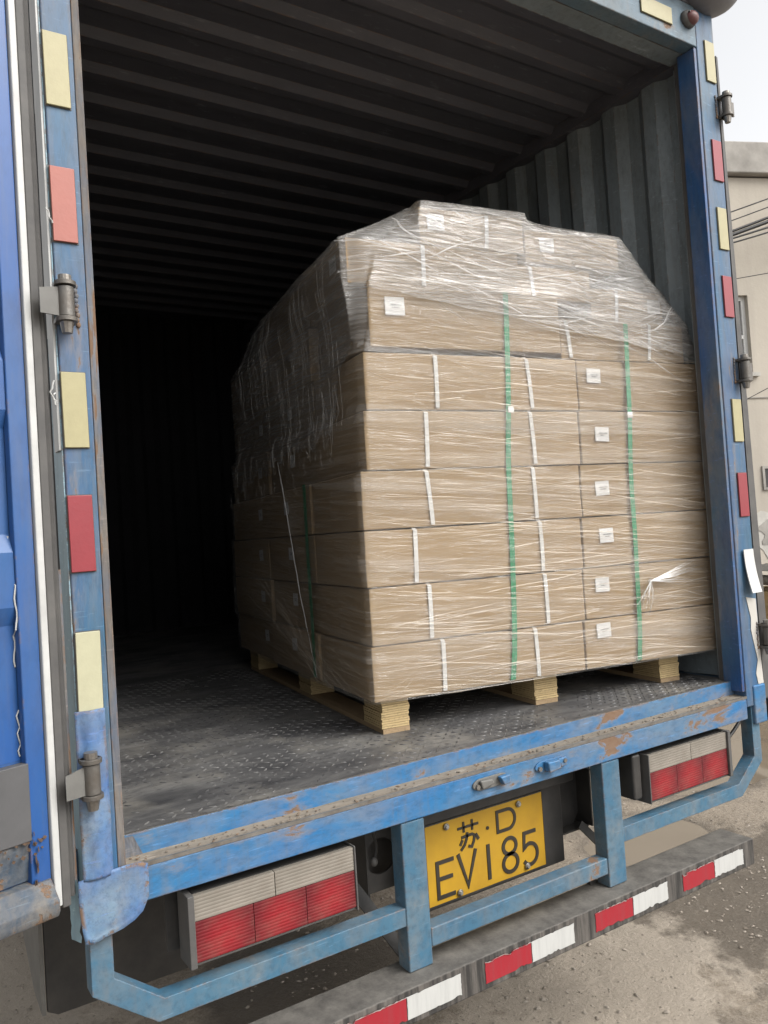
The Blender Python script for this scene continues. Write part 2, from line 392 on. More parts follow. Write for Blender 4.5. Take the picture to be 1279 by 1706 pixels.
# ------------------------------------------------------------------ ground, puddles, stones
I4 = Matrix.Identity(4)
def pud(x, y):
    """depth of the puddle basins, > 0 where water stands"""
    w = .35*noise.noise(Vector((x*1.3, y*1.3, 0)))+.16*noise.noise(Vector((x*4, y*4, 2)))
    a = 1.0-math.hypot((x-5.9)/3.0, (y-3.1)/2.3)+w*.3
    b = 1.0-math.hypot((x-2.98)/.40, (y-1.20)/.34)+w*.6
    c = 1.0-math.hypot((x-2.95)/.45, (y-2.3)/.40)+w*.5
    return max(a*1.4, b*.35, c*.35)
def gh(x, y):
    h = .022+.016*noise.noise(Vector((x*.8, y*.8, 5)))+.010*noise.noise(Vector((x*3, y*3, 1)))+.006*noise.noise(Vector((x*9, y*9, 3)))+.0035*noise.noise(Vector((x*27, y*27, 3)))
    p = pud(x, y)
    return h-.05*max(0, min(1, p*3+.35))
gx0, gx1, gy0, gy1 = -3, 9, -3, 6
gm = grid(300, 230, lambda a, b: (gx0+(gx1-gx0)*a, gy0+(gy1-gy0)*b, gh(gx0+(gx1-gx0)*a, gy0+(gy1-gy0)*b)))
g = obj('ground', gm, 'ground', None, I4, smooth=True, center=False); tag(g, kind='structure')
far = MB()
for x0, x1, y0, y1 in ((-900, gx0, -900, 900), (gx1, 900, -900, 900), (gx0, gx1, -900, gy0), (gx0, gx1, gy1, 900)):
    far.add([(x0, y0, .018), (x1, y0, .018), (x1, y1, .018), (x0, y1, .018)], [(0, 1, 2, 3)])
g2 = obj('far_ground', far, 'ground', None, I4, center=False); tag(g2, kind='structure')
wmb = MB(); wmb.add([(2.3, .7, 0), (8.9, .7, 0), (8.9, 4.6, 0), (2.3, 4.6, 0)], [(0, 1, 2, 3)])
wo_ = obj('puddle_water', wmb, 'water', None, I4, center=False); tag(wo_, kind='structure')

ICO = None
def stones(n, region, smin, smax, seed):
    rnd = random.Random(seed); m = MB()
    for _ in range(n):
        x = rnd.uniform(*region[0]); y = rnd.uniform(*region[1])
        den = noise.noise(Vector((x*1.2, y*1.2, 9)))
        if rnd.random() > .55+.9*den: continue
        if pud(x, y) > .02: continue
        s = smin*(smax/smin)**(rnd.random()**2.6)
        c = Vector((x, y, gh(x, y)+s*.15)); o = len(m.v)
        rz = rnd.random()*6.28; k = [1, rnd.uniform(.6, .9), rnd.uniform(.25, .5)]
        pts = [(1, 0, 0), (.3, .9, .1), (-.8, .55, 0), (-.8, -.6, .05), (.35, -.9, 0), (.15, .1, 1), (-.1, 0, -1)]
        for p in pts:
            q = Vector([p[i]*k[i]*s*rnd.uniform(.8, 1.2) for i in range(3)]); q.rotate(Matrix.Rotation(rz, 3, 'Z')); m.v.append(c+q)
        for i in range(5): m.f.append((o+i, o+(i+1) % 5, o+5)); m.f.append((o+(i+1) % 5, o+i, o+6))
    return m
st = stones(42000, ((-.8, 6.2), (-.6, 4.2)), .0028, .013, 3)
tag(obj('gravel_stones', st, 'stone', None, I4, center=False), 'small loose grey gravel stones scattered over the muddy ground', 'gravel', kind='stuff')
st = stones(120, ((1.2, 5.2), (-.4, 3.2)), .010, .026, 11)
tag(obj('larger_stones', st, 'stone', None, I4, center=False), 'larger pale stones lying about on the mud by the puddles', 'stones', kind='stuff')

# ------------------------------------------------------------------ building behind, cables
bd = Vector((.927, -.375, 0)).normalized(); bn = Vector((bd.y, -bd.x, 0))      # bn points to the camera side
bo = Vector((8.5, 3.75, 0))
BM = Matrix(((bd.x, -bn.x, 0, bo.x), (bd.y, -bn.y, 0, bo.y), (0, 0, 1, 0), (0, 0, 0, 1)))   # x along the wall, y into it
bld = empty('warehouse_building', BM, 'long beige rendered building with flat parapet beyond the puddle, right of the truck', 'building')
wm = MB()
# wall with window openings left free
wm.box(-4.3, -.70, 0, .3, -.2, 5.62); wm.box(-.10, 14, 0, .3, -.2, 5.62); wm.box(-.70, -.10, 0, .3, -.2, 3.30); wm.box(-.70, -.10, 0, .3, 4.22, 5.62)
obj('wall', wm, 'wall', bld, BM)
obj('parapet', MB().box(-4.4, 14.1, -.09, .3, 5.64, 6.02), 'concrete', bld, BM, .02)
obj('roof_slab', MB().box(-4.3, 14, .302, 9, 5.4, 5.62), 'concrete', bld, BM)
obj('side_wall', MB().box(-4.3, -4.0, .302, 9, -.2, 5.4), 'wall', bld, BM)
obj('string_course', MB().box(-4.3, 14, -.012, -.002, 3.0, 3.012, Matrix.Rotation(math.radians(0), 3, 'Y'), Vector((0, 0, 3))), 'concrete', bld, BM)
wf = MB()
for a, b, c, d in ((-.70, -.65, 3.30, 4.22), (-.15, -.10, 3.30, 4.22), (-.65, -.15, 3.30, 3.35), (-.65, -.15, 4.17, 4.22), (-.65, -.15, 3.72, 3.76), (-.42, -.38, 3.76, 4.17)): wf.box(a, b, .06, .12, c, d)
w_ = obj('window', wf, 'winframe', bld, BM)
obj('pane', MB().box(-.65, -.15, .085, .095, 3.35, 4.17), 'glass', w_, BM)
obj('sill', MB().box(-.76, -.04, -.05, .06, 3.255, 3.30), 'plaster', w_, BM)
# bare plaster patches, low on the wall
def ragged(cx, cz, rx, rz, seed, n=36):
    rnd = random.Random(seed); ph = rnd.random()*9
    return [(cx+rx*math.cos(a)*(1+.28*noise.noise(Vector((math.cos(a)*2+ph, math.sin(a)*2, seed)))*2), cz+rz*math.sin(a)*(1+.28*noise.noise(Vector((math.cos(a)*2, math.sin(a)*2+ph, seed)))*2)) for a in [2*math.pi*i/n for i in range(n)]]
for (cx, cz, rx, rz, sd) in ((.06, 1.42, .38, .30, 2), (1.6, 1.1, .9, .4, 5)):
    obj('bare_plaster_patch', MB().prism(ragged(cx, cz, rx, rz, sd), -.006, -.001, 1), 'plaster', bld, BM)
    obj('cement_patch', MB().prism(ragged(cx+.05, cz+.02, rx*.66, rz*.66, sd+1), -.012, -.0065, 1), 'concrete', bld, BM)
# vent frame; a black panel stands in for the hole's darkness
vt = obj('vent', MB().box(-.09, -.06, -.02, 0, 1.92, 2.2).box(.22, .25, -.02, 0, 1.92, 2.2).box(-.06, .22, -.02, 0, 1.92, 1.95).box(-.06, .22, -.02, 0, 2.17, 2.2), 'concrete', bld, BM)
obj('vent_darkness_stand_in', MB().box(-.06, .22, -.008, -.003, 1.95, 2.17), 'black', vt, BM)

def cable(name, pts, r, lab):
    m = MB().tube(pts, r, 6); tag(obj(name, m, 'cable', None, I4, smooth=True), lab, 'cable')
def bp(u, y, z): return BM @ Vector((u, y, z))
def sag(a, b, s, n=14): return [a.lerp(b, i/n)-Vector((0, 0, s*4*(i/n)*(1-i/n))) for i in range(n+1)]
labs = ['uppermost thin black cable rising across the beige wall', 'second thin black cable from the top of the bundle on the wall',
        'thick black cable in the middle of the bundle on the wall', 'thickest black cable, just under the middle of the bundle',
        'thin black cable along the underside of the bundle', 'lowest black cable of the bundle before the beige wall',
        'single thin wire crossing the wall below the cable bundle', 'single thin wire crossing the wall above the window sill height']
cz = [(5.08, 5.50, .008), (4.98, 5.42, .007), (4.86, 5.32, .016), (4.81, 5.24, .022), (4.77, 5.14, .012), (4.72, 5.08, .010), (4.30, 4.50, .005), (2.95, 3.55, .005)]
for i, (z0, z1, r) in enumerate(cz):
    # from a point on the wall behind the truck to the far right end of the wall
    a = bp(-.9, -.25-.02*i, z0-.32*(z1-z0)); b = bp(3.5, -.7-.02*i, z1+(z1-z0)*2.2)
    cable('overhead_cable', sag(a, b, .04+.01*(i % 3)), r, labs[i])

# stacked timber pallets and a metal rack by the wall
pc = BM @ Matrix.Translation((-.60, -1.3, 0))
for k in range(6):
    base = pc @ Matrix.Translation((.02*math.sin(k*2.3), .02*math.cos(k*1.7), .03+.145*k)) @ Matrix.Rotation(.04*math.sin(k*3.1), 4, 'Z')
    lab = ['pale timber pallet at the very bottom of the outdoor stack', 'pale timber pallet second from the ground in the outdoor stack', 'pale timber pallet third from the ground in the outdoor stack',
           'pale timber pallet fourth from the ground in the outdoor stack', 'pale timber pallet second from the top of the outdoor stack', 'pale timber pallet topmost of the outdoor stack under the steel rack'][k]
    e = empty('timber_pallet', base, lab, 'pallet', 'timber pallets stacked by the building')
    for j in range(5): obj('deck_board', MB().box(-.5, .5, -.5+j*.22, -.38+j*.22, .118, .138), 'ply', e, base)
    for j in range(3): obj('bearer', MB().box(-.5+j*.45, -.40+j*.45, -.5, .5, .022, .117), 'ply2', e, base)
    for j in range(3): obj('base_board', MB().box(-.5, .5, -.5+j*.44, -.38+j*.44, .0, .021), 'ply', e, base)
rk = empty('steel_rack', pc @ Matrix.Translation((0, 0, .92)), 'grey corrugated steel sheet rack lying on the outdoor pallet stack', 'rack')
rkM = WM[rk]
m = MB(); n = 24
prof = [(-.6+1.2*i/n, .20+(.012 if i % 2 else -.012)) for i in range(n+1)]
m.prism(prof+[(x, z-.006) for x, z in prof[::-1]], -.45, .45, 1); obj('corrugated_sheet', m, 'bracket', rk, rkM)
obj('channel', MB().box(-.6, .6, -.47, -.44, .03, .07), 'bracket', rk, rkM)
obj('channel', MB().box(-.6, .6, -.47, -.44, .155, .185), 'bracket', rk, rkM)
for x in (-.55, -.1, .35): obj('roller', MB().cyl((x, 0, .09), .05, .84, 1), 'hinge', rk, rkM)

# ------------------------------------------------------------------ the truck
WI, HI = 2.134, 2.30          # door opening
truck = empty('box_truck', I4, 'blue box truck with its rear doors open, rusty sill and bare steel interior', 'truck')
def T(name, mb, mat, **k):
    p = k.pop('parent', truck); return obj(name, mb, mat, p, TR, **k)
def mir(m):
    o = MB(); o.v = [Vector((WI-v.x, v.y, v.z)) for v in m.v]; o.f = [f[::-1] for f in m.f]; o.uv = m.uv; return o

# cargo floor with raised tread lozenges
T('floor', MB().box(-.03, WI+.03, .052, 4.22, .012, .05), 'floor')
tm = MB(); rnd = random.Random(5)
for i in range(70):
    for j in range(62):
        x = .015+i*.0305; y = .066+j*.0305
        if x > WI-.01 or noise.noise(Vector((x*3.1, y*3.7, 4)))+.55*rnd.random() > .52: continue
        a = math.radians(45 if (i+j) % 2 else -45)+rnd.uniform(-.05, .05); l, w, h = .0118, .0036, .0019
        ca, sa = math.cos(a), math.sin(a); o = len(tm.v)
        for px, py, pz in ((-l, 0, 0), (0, -w, 0), (l, 0, 0), (0, w, 0), (-l*.55, 0, h), (l*.55, 0, h)):
            tm.v.append(Vector((x+px*ca-py*sa, y+px*sa+py*ca, .0502+pz)))
        tm.f += [(o, o+1, o+5, o+4), (o+1, o+2, o+5), (o+2, o+3, o+5), (o+3, o, o+4, o+5)]
tag(T('tread_pattern', tm, 'tread', center=False), kind='stuff')

# corrugated skin
def corr(y0, y1, off, per=.1975, d=.032, fl=.04, top=.058):
    """zig of the pressed sheet: list of (y, depth)"""
    pts = [(y0, 0)]; y = off
    while y+per < y1:
        if y > y0: pts += [(y, 0), (y+fl, d), (y+fl+top, d), (y+2*fl+top, 0)]
        y += per
    return pts+[(y1, 0)]
def sheet(pts, fn, t):
    m = MB(); n = len(pts)
    for y, dd in pts: m.v += [Vector(fn(y, dd, 0)), Vector(fn(y, dd, 1))]
    for i in range(n-1): m.f.append((2*i, 2*i+2, 2*i+3, 2*i+1))
    return m
cp = [(.06, 0)]
for k_ in range(20):
    y_ = .150+.1975*k_; cp += [(y_, 0), (y_+.024, .027), (y_+.064, .027), (y_+.110, 0)]
cp.append((4.2, 0))
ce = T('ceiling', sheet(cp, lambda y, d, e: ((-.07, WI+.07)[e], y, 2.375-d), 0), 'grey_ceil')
wp = corr(.12, 4.2, .205)
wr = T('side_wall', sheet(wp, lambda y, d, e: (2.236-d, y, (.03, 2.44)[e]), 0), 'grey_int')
wl = T('side_wall', sheet(wp, lambda y, d, e: (-.061+d, y, (.03, 2.44)[e]), 0), 'shade_int')
bw = T('front_wall', sheet(corr(-.09, WI+.11, .03), lambda y, d, e: (y, 4.2-d, (.03, 2.44)[e]), 0), 'shade_int')
for o in (ce, wr, wl, bw):
    s = o.modifiers.new('thick', 'SOLIDIFY'); s.thickness = .002; s.offset = 0
T('roof_rail', MB().box(-.10, -.055, .06, 4.25, 2.34, 2.45), 'frame'); T('roof_rail', MB().box(WI+.055, WI+.10, .06, 4.25, 2.34, 2.45), 'frame')
T('floor_rail', MB().box(-.10, -.03, .06, 4.25, -.05, .045), 'frame'); T('floor_rail', MB().box(WI+.03, WI+.10, .06, 4.25, -.05, .045), 'frame')
T('scuff_rail', MB().box(WI+.062, WI+.069, .15, 4.2, .0505, .17), 'grey_int')
T('roof_panel', MB().box(-.10, WI+.10, .0, 4.25, 2.452, 2.46), 'roofcap')
T('front_panel', MB().box(-.10, WI+.10, 4.205, 4.25, -.05, 2.338), 'frame')

# rear frame: posts, header, sill
T('door_post', MB().box(-.074, -.0125, 0, .062, -.02, HI+.002), 'post', bevel=.004)
T('post_edge', MB().box(-.012, .004, .002, .07, .0, HI), 'edge_rust', bevel=.002)
T('post_side', MB().box(-.077, -.0745, .004, .085, -.02, 2.4), 'light_blue')  # sky light on this face put into its paler blue
# white sky glare modelled as a strip down the outside of the post, breaking up lower down
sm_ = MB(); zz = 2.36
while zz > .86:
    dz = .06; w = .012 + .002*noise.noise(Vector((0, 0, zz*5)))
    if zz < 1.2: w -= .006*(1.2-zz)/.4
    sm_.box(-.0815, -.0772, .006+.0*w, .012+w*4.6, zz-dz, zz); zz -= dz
T('glare_strip', sm_, 'white')
ck = MB(); rnd = random.Random(4)
def curl(c, L, s):
    pts = [Vector(c)]; 
    for i in range(6): pts.append(pts[-1]+Vector((rnd.uniform(-s, s), rnd.uniform(-s*.3, s*.3), -L/6)))
    return pts
for c, L, s in (((-.086, -.004, 1.0), .05, .006), ((-.084, -.004, .975), .025, .007), ((-.085, -.006, 1.35), .03, .006)): T('sealant_curl', MB().tube(curl(c, L, s), .0015, 5), 'white')
pr_ = MB().box(WI-.001, WI+.101, 0, .055, -.035, HI+.15); T('door_post', pr_, 'post', bevel=.004)
T('post_return', MB().box(WI-.016, WI-.0015, .004, .075, .02, HI), 'inner', bevel=.002)
T('post_gasket', MB().box(WI-.003, WI+.02, .0755, .099, .05, HI-.01), 'rubber')
T('inner_channel', MB().box(WI+.012, WI+.06, .0995, .115, .051, HI-.02), 'grey_int', bevel=.003)
T('inner_channel', MB().box(-.05, -.012, .09, .20, .051, HI-.02), 'grey_int', bevel=.003)
T('header_beam', MB().box(-.10, WI-.0015, 0, .055, HI+.002, 2.45), 'beam', bevel=.004)
T('header_soffit', MB().box(-.05, WI+.02, .057, .13, HI+.004, 2.34), 'grey_int')
# roof hood with rounded corner
T('roof_hood', MB().tube([(-.05, -.02, 2.545), (1.9, -.02, 2.545), (2.05, -.02, 2.545)], .085, 16), 'roofcap', smooth=True)
T('hood_corner', MB().ball((2.185, -.01, 2.555), (.165, .12, .118), 28, 16), 'roofcap', smooth=True)
mk = T('marker_lamp', MB().ball((2.085, -.006, 2.385), (.036, .022, .03), 20, 12), 'rubber', smooth=True)
T('lens', MB().ball((2.088, -.016, 2.384), (.029, .024, .024), 20, 12), 'lens_dull', smooth=True, parent=mk)
T('screw', MB().cyl((2.063, -.028, 2.394), .003, .006, 1, 8), 'black', parent=mk)

# sill
T('sill_beam', MB().box(-.004, WI-.0015, 0, .06, -.075, -.004), 'sill', bevel=.004)
n = 60; m = MB()
led = grid(n, 4, lambda a, b: (WI*a, .002+.052*b, .0005+.006*b+.0018*noise.noise(Vector((a*30, b*4, 2)))+(.0035*(1-b) if b < .2 else 0)))
T('sill_ledge', led, 'ledge', smooth=True, center=False)
T('sill_lip', MB().box(0, WI-.002, -.001, .004, -.004, .0045), 'steel')
T('sill_riser', MB().box(.0, WI-.002, .048, .0518, .001, .052), 'sill', bevel=.001)
T('floor_strip', MB().box(0, WI-.002, .0522, .058, .0502, .0530), 'steel')
T('ceiling_rail', MB().box(WI+.045, WI+.099, .131, 4.19, 2.318, 2.374), 'grey_ceil'); T('ceiling_rail', MB().box(-.07, -.035, .131, 4.19, 2.318, 2.345), 'grey_ceil')
T('corner_rust', grid(10, 6, lambda a, b: (.002+.05*a*(1-.4*b), .0465-.001*noise.noise(Vector((a*6, b*6, 1))), .004+.044*b)), 'edge_rust')
# dried mud heaped along the ledge
mm = MB(); rnd = random.Random(9)
for i in range(260):
    x = rnd.uniform(.02, 2.1)**1.0; y = rnd.uniform(.008, .045); r = rnd.uniform(.001, .0035)
    mm.ball((x, y, .006), (r*1.4, r, r*.6), 5, 3)
tag(T('ledge_grit', mm, 'ledge'), kind='stuff')

# crumpled patch welded round the foot of the left post
def patch_fn(a, b):
    z = .335-b*.335; x = -.082+a*.058
    return (x, -.004-.006*math.sin(a*math.pi)-.005*noise.noise(Vector((a*3, z*14, 1)))-.002*noise.noise(Vector((a*9, z*40, 4))), z)
pm = grid(10, 48, patch_fn)
p_ = T('welded_patch', pm, 'patch', smooth=True); s = p_.modifiers.new('t', 'SOLIDIFY'); s.thickness = .003
# lower flap with its rounded outer corner
out = [(-.092, .004), (-.06, .006), (-.03, .009), (.0, .012), (.03, .010), (.045, .004), (.046, -.030), (.042, -.060), (.030, -.086), (.012, -.100), (-.012, -.110), (-.045, -.116), (-.070, -.122), (-.084, -.118), (-.089, -.09), (-.092, -.05), (-.093, -.02)]
cx, cz_ = -.03, -.05; m = MB(); rings = 9; k = len(out)
def pn(X, Z): return -.0075-.0035*noise.noise(Vector((X*26, Z*20, 3)))-.002*noise.noise(Vector((X*70, Z*70, 8)))-.0015*abs(noise.noise(Vector((X*40+Z*60, 1, 8))))
m.v.append(Vector((cx, pn(cx, cz_), cz_)))
for i in range(1, rings+1):
    f = i/rings
    for (x, z) in out:
        X = cx+(x-cx)*f; Z = cz_+(z-cz_)*f
        if i == rings: X += .0015*noise.noise(Vector((X*90, Z*90, 1))); Z += .002*noise.noise(Vector((X*90, Z*90, 6)))
        m.v.append(Vector((X, pn(X, Z)-(.003 if (i == rings and Z < -.06) else 0), Z)))
for j in range(k): m.f.append((0, 1+j, 1+(j+1) % k))
for i in range(rings-1):
    for j in range(k): m.f.append((1+i*k+j, 1+(i+1)*k+j, 1+(i+1)*k+(j+1) % k, 1+i*k+(j+1) % k))
p_ = T('corner_patch', m, 'patch', smooth=True, center=False); s = p_.modifiers.new('t', 'SOLIDIFY'); s.thickness = .0018; s.offset = 1
T('side_lap', grid(4, 10, lambda a, b: (-.092-.012*a-.004*noise.noise(Vector((a*5, b*7, 0))), -.006+.03*a, .0-.115*b+.02*a*(1-b))), 'light_blue', smooth=True)
0 and T('weld_bead', MB().tube([(-.088+.02*i*.33, -.016-.001*(i % 2), .010+.004*math.sin(i*1.7)+.0022*i) for i in range(20)], .0028, 6), 'light_blue', smooth=True)
# right post foot
T('post_foot', MB().box(WI+.036, WI+.106, -.006, .06, -.10, .035), 'sill', bevel=.006)
T('white_paint_patch', MB().prism([(2.170, .345), (2.226, .335), (2.232, .10), (2.236, .036), (2.205, .036), (2.196, .075), (2.212, .12), (2.192, .20), (2.185, .23), (2.190, .27)], -.0022, -.0006, 1), 'plaster')

# reflectors
def refl(x0, x1, z0, z1, mat, y=-.0065, tilt=0):
    R = Matrix.Rotation(tilt, 3, 'Y'); c = Vector(((x0+x1)/2, 0, (z0+z1)/2))
    r = T('reflector', MB().box(x0, x1, y, -.0012, z0, z1, R, c), mat, bevel=.0015)
    T('reflector_backing', MB().box(x0-.0018, x1+.0018, -.0011, -.0003, z0-.0018, z1+.0018, R, c), 'rubber', parent=r)
    return r
YL, RL, W1, PL = 'yref', 'rref', 'wref', 'ylow'
for z1, z0, mt in ((1.722, 1.568, YL), (1.441, 1.286, 'rref2'), (1.018, .864, YL), (.767, .612, RL), (.491, .324, PL)): refl(-.073, -.025, z0, z1, mt, tilt=rnd.uniform(-.01, .01))
for z1, z0, mt in ((2.337, 2.19, YL), (1.977, 1.830, RL), (1.732, 1.582, YL), (1.486, 1.339, RL), (1.045, .894, YL), (.783, .628, RL)): refl(2.172, 2.224, z0, z1, mt, tilt=rnd.uniform(-.012, .012))
# the last one is loose and curls away from the post
m = MB(); nn_ = 8
for i in range(nn_+1):
    f = i/nn_; z = .512-.152*f; y = -.007-.020*f*f
    for x in (2.166, 2.222): m.v += [Vector((x+.004*f, y-.003, z)), Vector((x+.004*f, y, z))]
for i in range(nn_):
    a = i*4; b = a+4
    m.f += [(a, a+2, b+2, b), (a+1, b+1, b+3, a+3), (a, b, b+1, a+1), (a+2, a+3, b+3, b+2)]
m.f += [(0, 1, 3, 2), (nn_*4, nn_*4+2, nn_*4+3, nn_*4+1)]
T('reflector', m, W1)
refl(1.835, 1.995, 2.340, 2.398, YL, tilt=.0)
refl(.90, 1.06, 2.340, 2.398, 'rref'); refl(.10, .26, 2.340, 2.398, YL)

# hinges
def hinge(x, z0, z1, side, mat='hinge'):
    h = MB(); cx = x; r = .0165
    h.cyl((cx, -.026, (z0+z1)/2), r, (z1-z0)*.60, 2, 18)
    hg = T('hinge', h, mat, smooth=False, bevel=.001)
    for k, zc in ((1, z1-.013), (-1, z0+.014)):
        c = MB()
        pr = [(cx+.0205*math.cos(a), -.026+.0205*math.sin(a)) for a in [math.pi*(-.5+side*0)+math.pi*i/10*1 for i in range(0)]]
        c.cyl((cx, -.026, zc), .0212, .009, 2, 20)
        c.box(min(cx, cx-side*.0)-.020, max(cx, cx)+.020, -.026, -.0005, zc-.0045, zc+.0045)
        T('clevis', c, mat, parent=hg, bevel=.001)
    T('pin', MB().cyl((cx, -.026, z0-.002), .010, .022, 2, 10, .014), 'steel', parent=hg); T('pin_head', MB().cyl((cx, -.026, z1-.002), .013, .012, 2, 14), 'steel', parent=hg)
    # leaf that reaches out to the door
    if side < 0: T('leaf', MB().prism([(z0+.02, -.108), (z1-.028, -.108), (z1-.022, cx-.008), (z0+.018, cx-.008)], -.030, -.025, 1).__class__() .add([(-.112, -.044, z0+.02), (-.112, -.044, z1-.03), (cx-.006, -.030, z1-.02), (cx-.006, -.030, z0+.02), (-.112, -.040, z0+.02), (-.112, -.040, z1-.03), (cx-.006, -.025, z1-.02), (cx-.006, -.025, z0+.02)],
        [(0, 3, 2, 1), (4, 5, 6, 7), (0, 1, 5, 4), (3, 7, 6, 2), (1, 2, 6, 5), (0, 4, 7, 3)]), 'bracket', parent=hg)
    else: T('leaf', MB().box(cx+.004, cx+.05, -.022, -.016, z0+.022, z1-.022), mat, parent=hg)
    wb = MB(); rr = random.Random(int(z0*100))
    for i in range(9): wb.ball((cx-side*.026+rr.uniform(-.002, .002), -.002, z0+.012+(z1-z0-.02)*i/8), (.005, .003, .006), 8, 5)
    T('weld', wb, 'edge_rust', parent=hg, smooth=True)
hinge(-.060, 1.105, 1.205, -1); hinge(-.060, .155, .252, -1); hinge(-.060, 2.06, 2.15, -1)
hinge(2.243, 2.055, 2.15, 1); hinge(2.232, 1.095, 1.198, 1); hinge(2.245, .150, .255, 1)

# left door, swung open past the rear plane towards the camera
DM = TR @ Matrix.Translation((-.090, -.0, 0)) @ Matrix(((-.957, .290, 0, 0), (-.290, -.957, 0, 0), (0, 0, 1, 0), (0, 0, 0, 1)))
# door frame: x runs outwards from the hinge, y comes towards the camera side
dl = obj('door', MB().box(.056, 1.08, -.05, -.022, -.02, 2.38), 'door', truck, DM); dl['label'] = 'left rear door standing open, blue with white and black edge seals'
def Dp(name, m, mat, **k): return obj(name, m, mat, dl, DM, **k)
Dp('hinge_stile', MB().box(.0535, .092, -.021, .0, -.005, 2.385), 'door', bevel=.003)
Dp('white_seal', MB().box(.0375, .0525, -.012, .0075, -.028, 2.385), 'white', bevel=.003)
Dp('rubber_seal', MB().box(.019, .037, -.020, .006, -.035, 2.385), 'rubber', bevel=.003)
Dp('rubber_lip', MB().prism([(.004, -.016), (.0185, -.02), (.0185, -.002), (.012, .002), (.004, -.006)], -.02, 2.38, 2), 'rubber')
Dp('rust_edge', MB().box(-.002, .0035, -.03, -.008, -.01, .62), 'edge_rust')
# pressed inner panel: a stack of horizontal ribs
zs = [.262, .52, .555, .660, .695, .90, .935, 1.03, 1.065, 1.30, 1.335, 1.44, 1.475, 1.7, 1.735, 1.85, 1.885, 2.38]
ys = [-.021, -.021, -.006, -.006, -.021, -.021, -.006, -.006, -.021, -.021, -.006, -.006, -.021, -.021, -.006, -.006, -.021, -.021]
m = MB()
for z, y in zip(zs, ys): m.v += [Vector((.0925, y, z)), Vector((1.08, y, z))]
for i in range(len(zs)-1): m.f.append((2*i, 2*i+1, 2*i+3, 2*i+2))
Dp('pressed_panel', m, 'door')
gl_ = MB().tube([(.094+.002*math.sin(i*1.3), -.004-.015*(0 if .56 < .5+.012*i < .66 else 1), .44+.012*i) for i in range(22)], .0016, 5).tube([(.094+.003*math.sin(i*2.1), -.019, .27+.011*i) for i in range(9)], .0014, 5)
Dp('glue_string', gl_, 'white')
Dp('grey_board', MB().box(.088, 1.06, -.020, .0025, .112, .258), 'greyboard', bevel=.002)
Dp('lower_rail_web', grid(40, 8, lambda a, b: (.056+1.02*a, -.004+.004*noise.noise(Vector((a*30, b*4, 6)))-.012*b, .110-.075*b)), 'doorlow', smooth=True)
# rotten lower edge of the board: ragged rust flakes
fl = MB(); rnd = random.Random(21)
for i in range(60):
    x = .062+rnd.random()**1.5*.5; z = .112-rnd.random()**2*.03; s = rnd.uniform(.002, .006)
    fl.add([(x-s, .002, z), (x, -.001, z+s*.6), (x+s, .003, z-.1*s), (x+.2*s, .006, z-s*.7)], [(0, 1, 3), (1, 2, 3)])
for i in range(12):
    z = .03+rnd.random()**1.5*.13; x = .083+rnd.uniform(-.005, .005); s = rnd.uniform(.0015, .005)
    fl.add([(x-s*.5, .004, z-s), (x-s*.2, .003, z+s*1.4), (x+s*.6, .006, z+s), (x+.5*s, .007, z-s*1.7)], [(0, 1, 3), (1, 2, 3)])
tag(Dp('rust_flakes', fl, 'rust'), kind='stuff')
Dp('bottom_rail', MB().prism([(-.05, -.036), (.026, -.036), (.034, -.024), (.034, -.004), (.004, .030), (-.05, .034)], .056, 1.08, 0), 'doorlow', bevel=.002)

# right door: seen edge-on behind the right post, with its rubber
m = MB(); 
for z, w in ((-.02, .055), (2.30, .016)): m.v += [Vector((2.240, .0, z)), Vector((2.240+w, .004, z)), Vector((2.240+w, .05, z)), Vector((2.240, .05, z))]
m.f = [(0, 1, 5, 4), (1, 2, 6, 5), (2, 3, 7, 6), (3, 0, 4, 7), (0, 3, 2, 1), (4, 5, 6, 7)]
dr = T('door', MB().prism([(2.270, .056), (2.296, .052), (2.66, 1.10), (2.63, 1.11)], -.02, 2.36, 2), 'door'); dr['label'] = 'right rear door folded back beside the truck, only its dark edge showing'
T('rubber_seal', m, 'rubber', parent=dr)
T('rubber_foot', MB().box(2.250, 2.300, -.012, .045, -.10, -.021), 'black', parent=dr, bevel=.006)

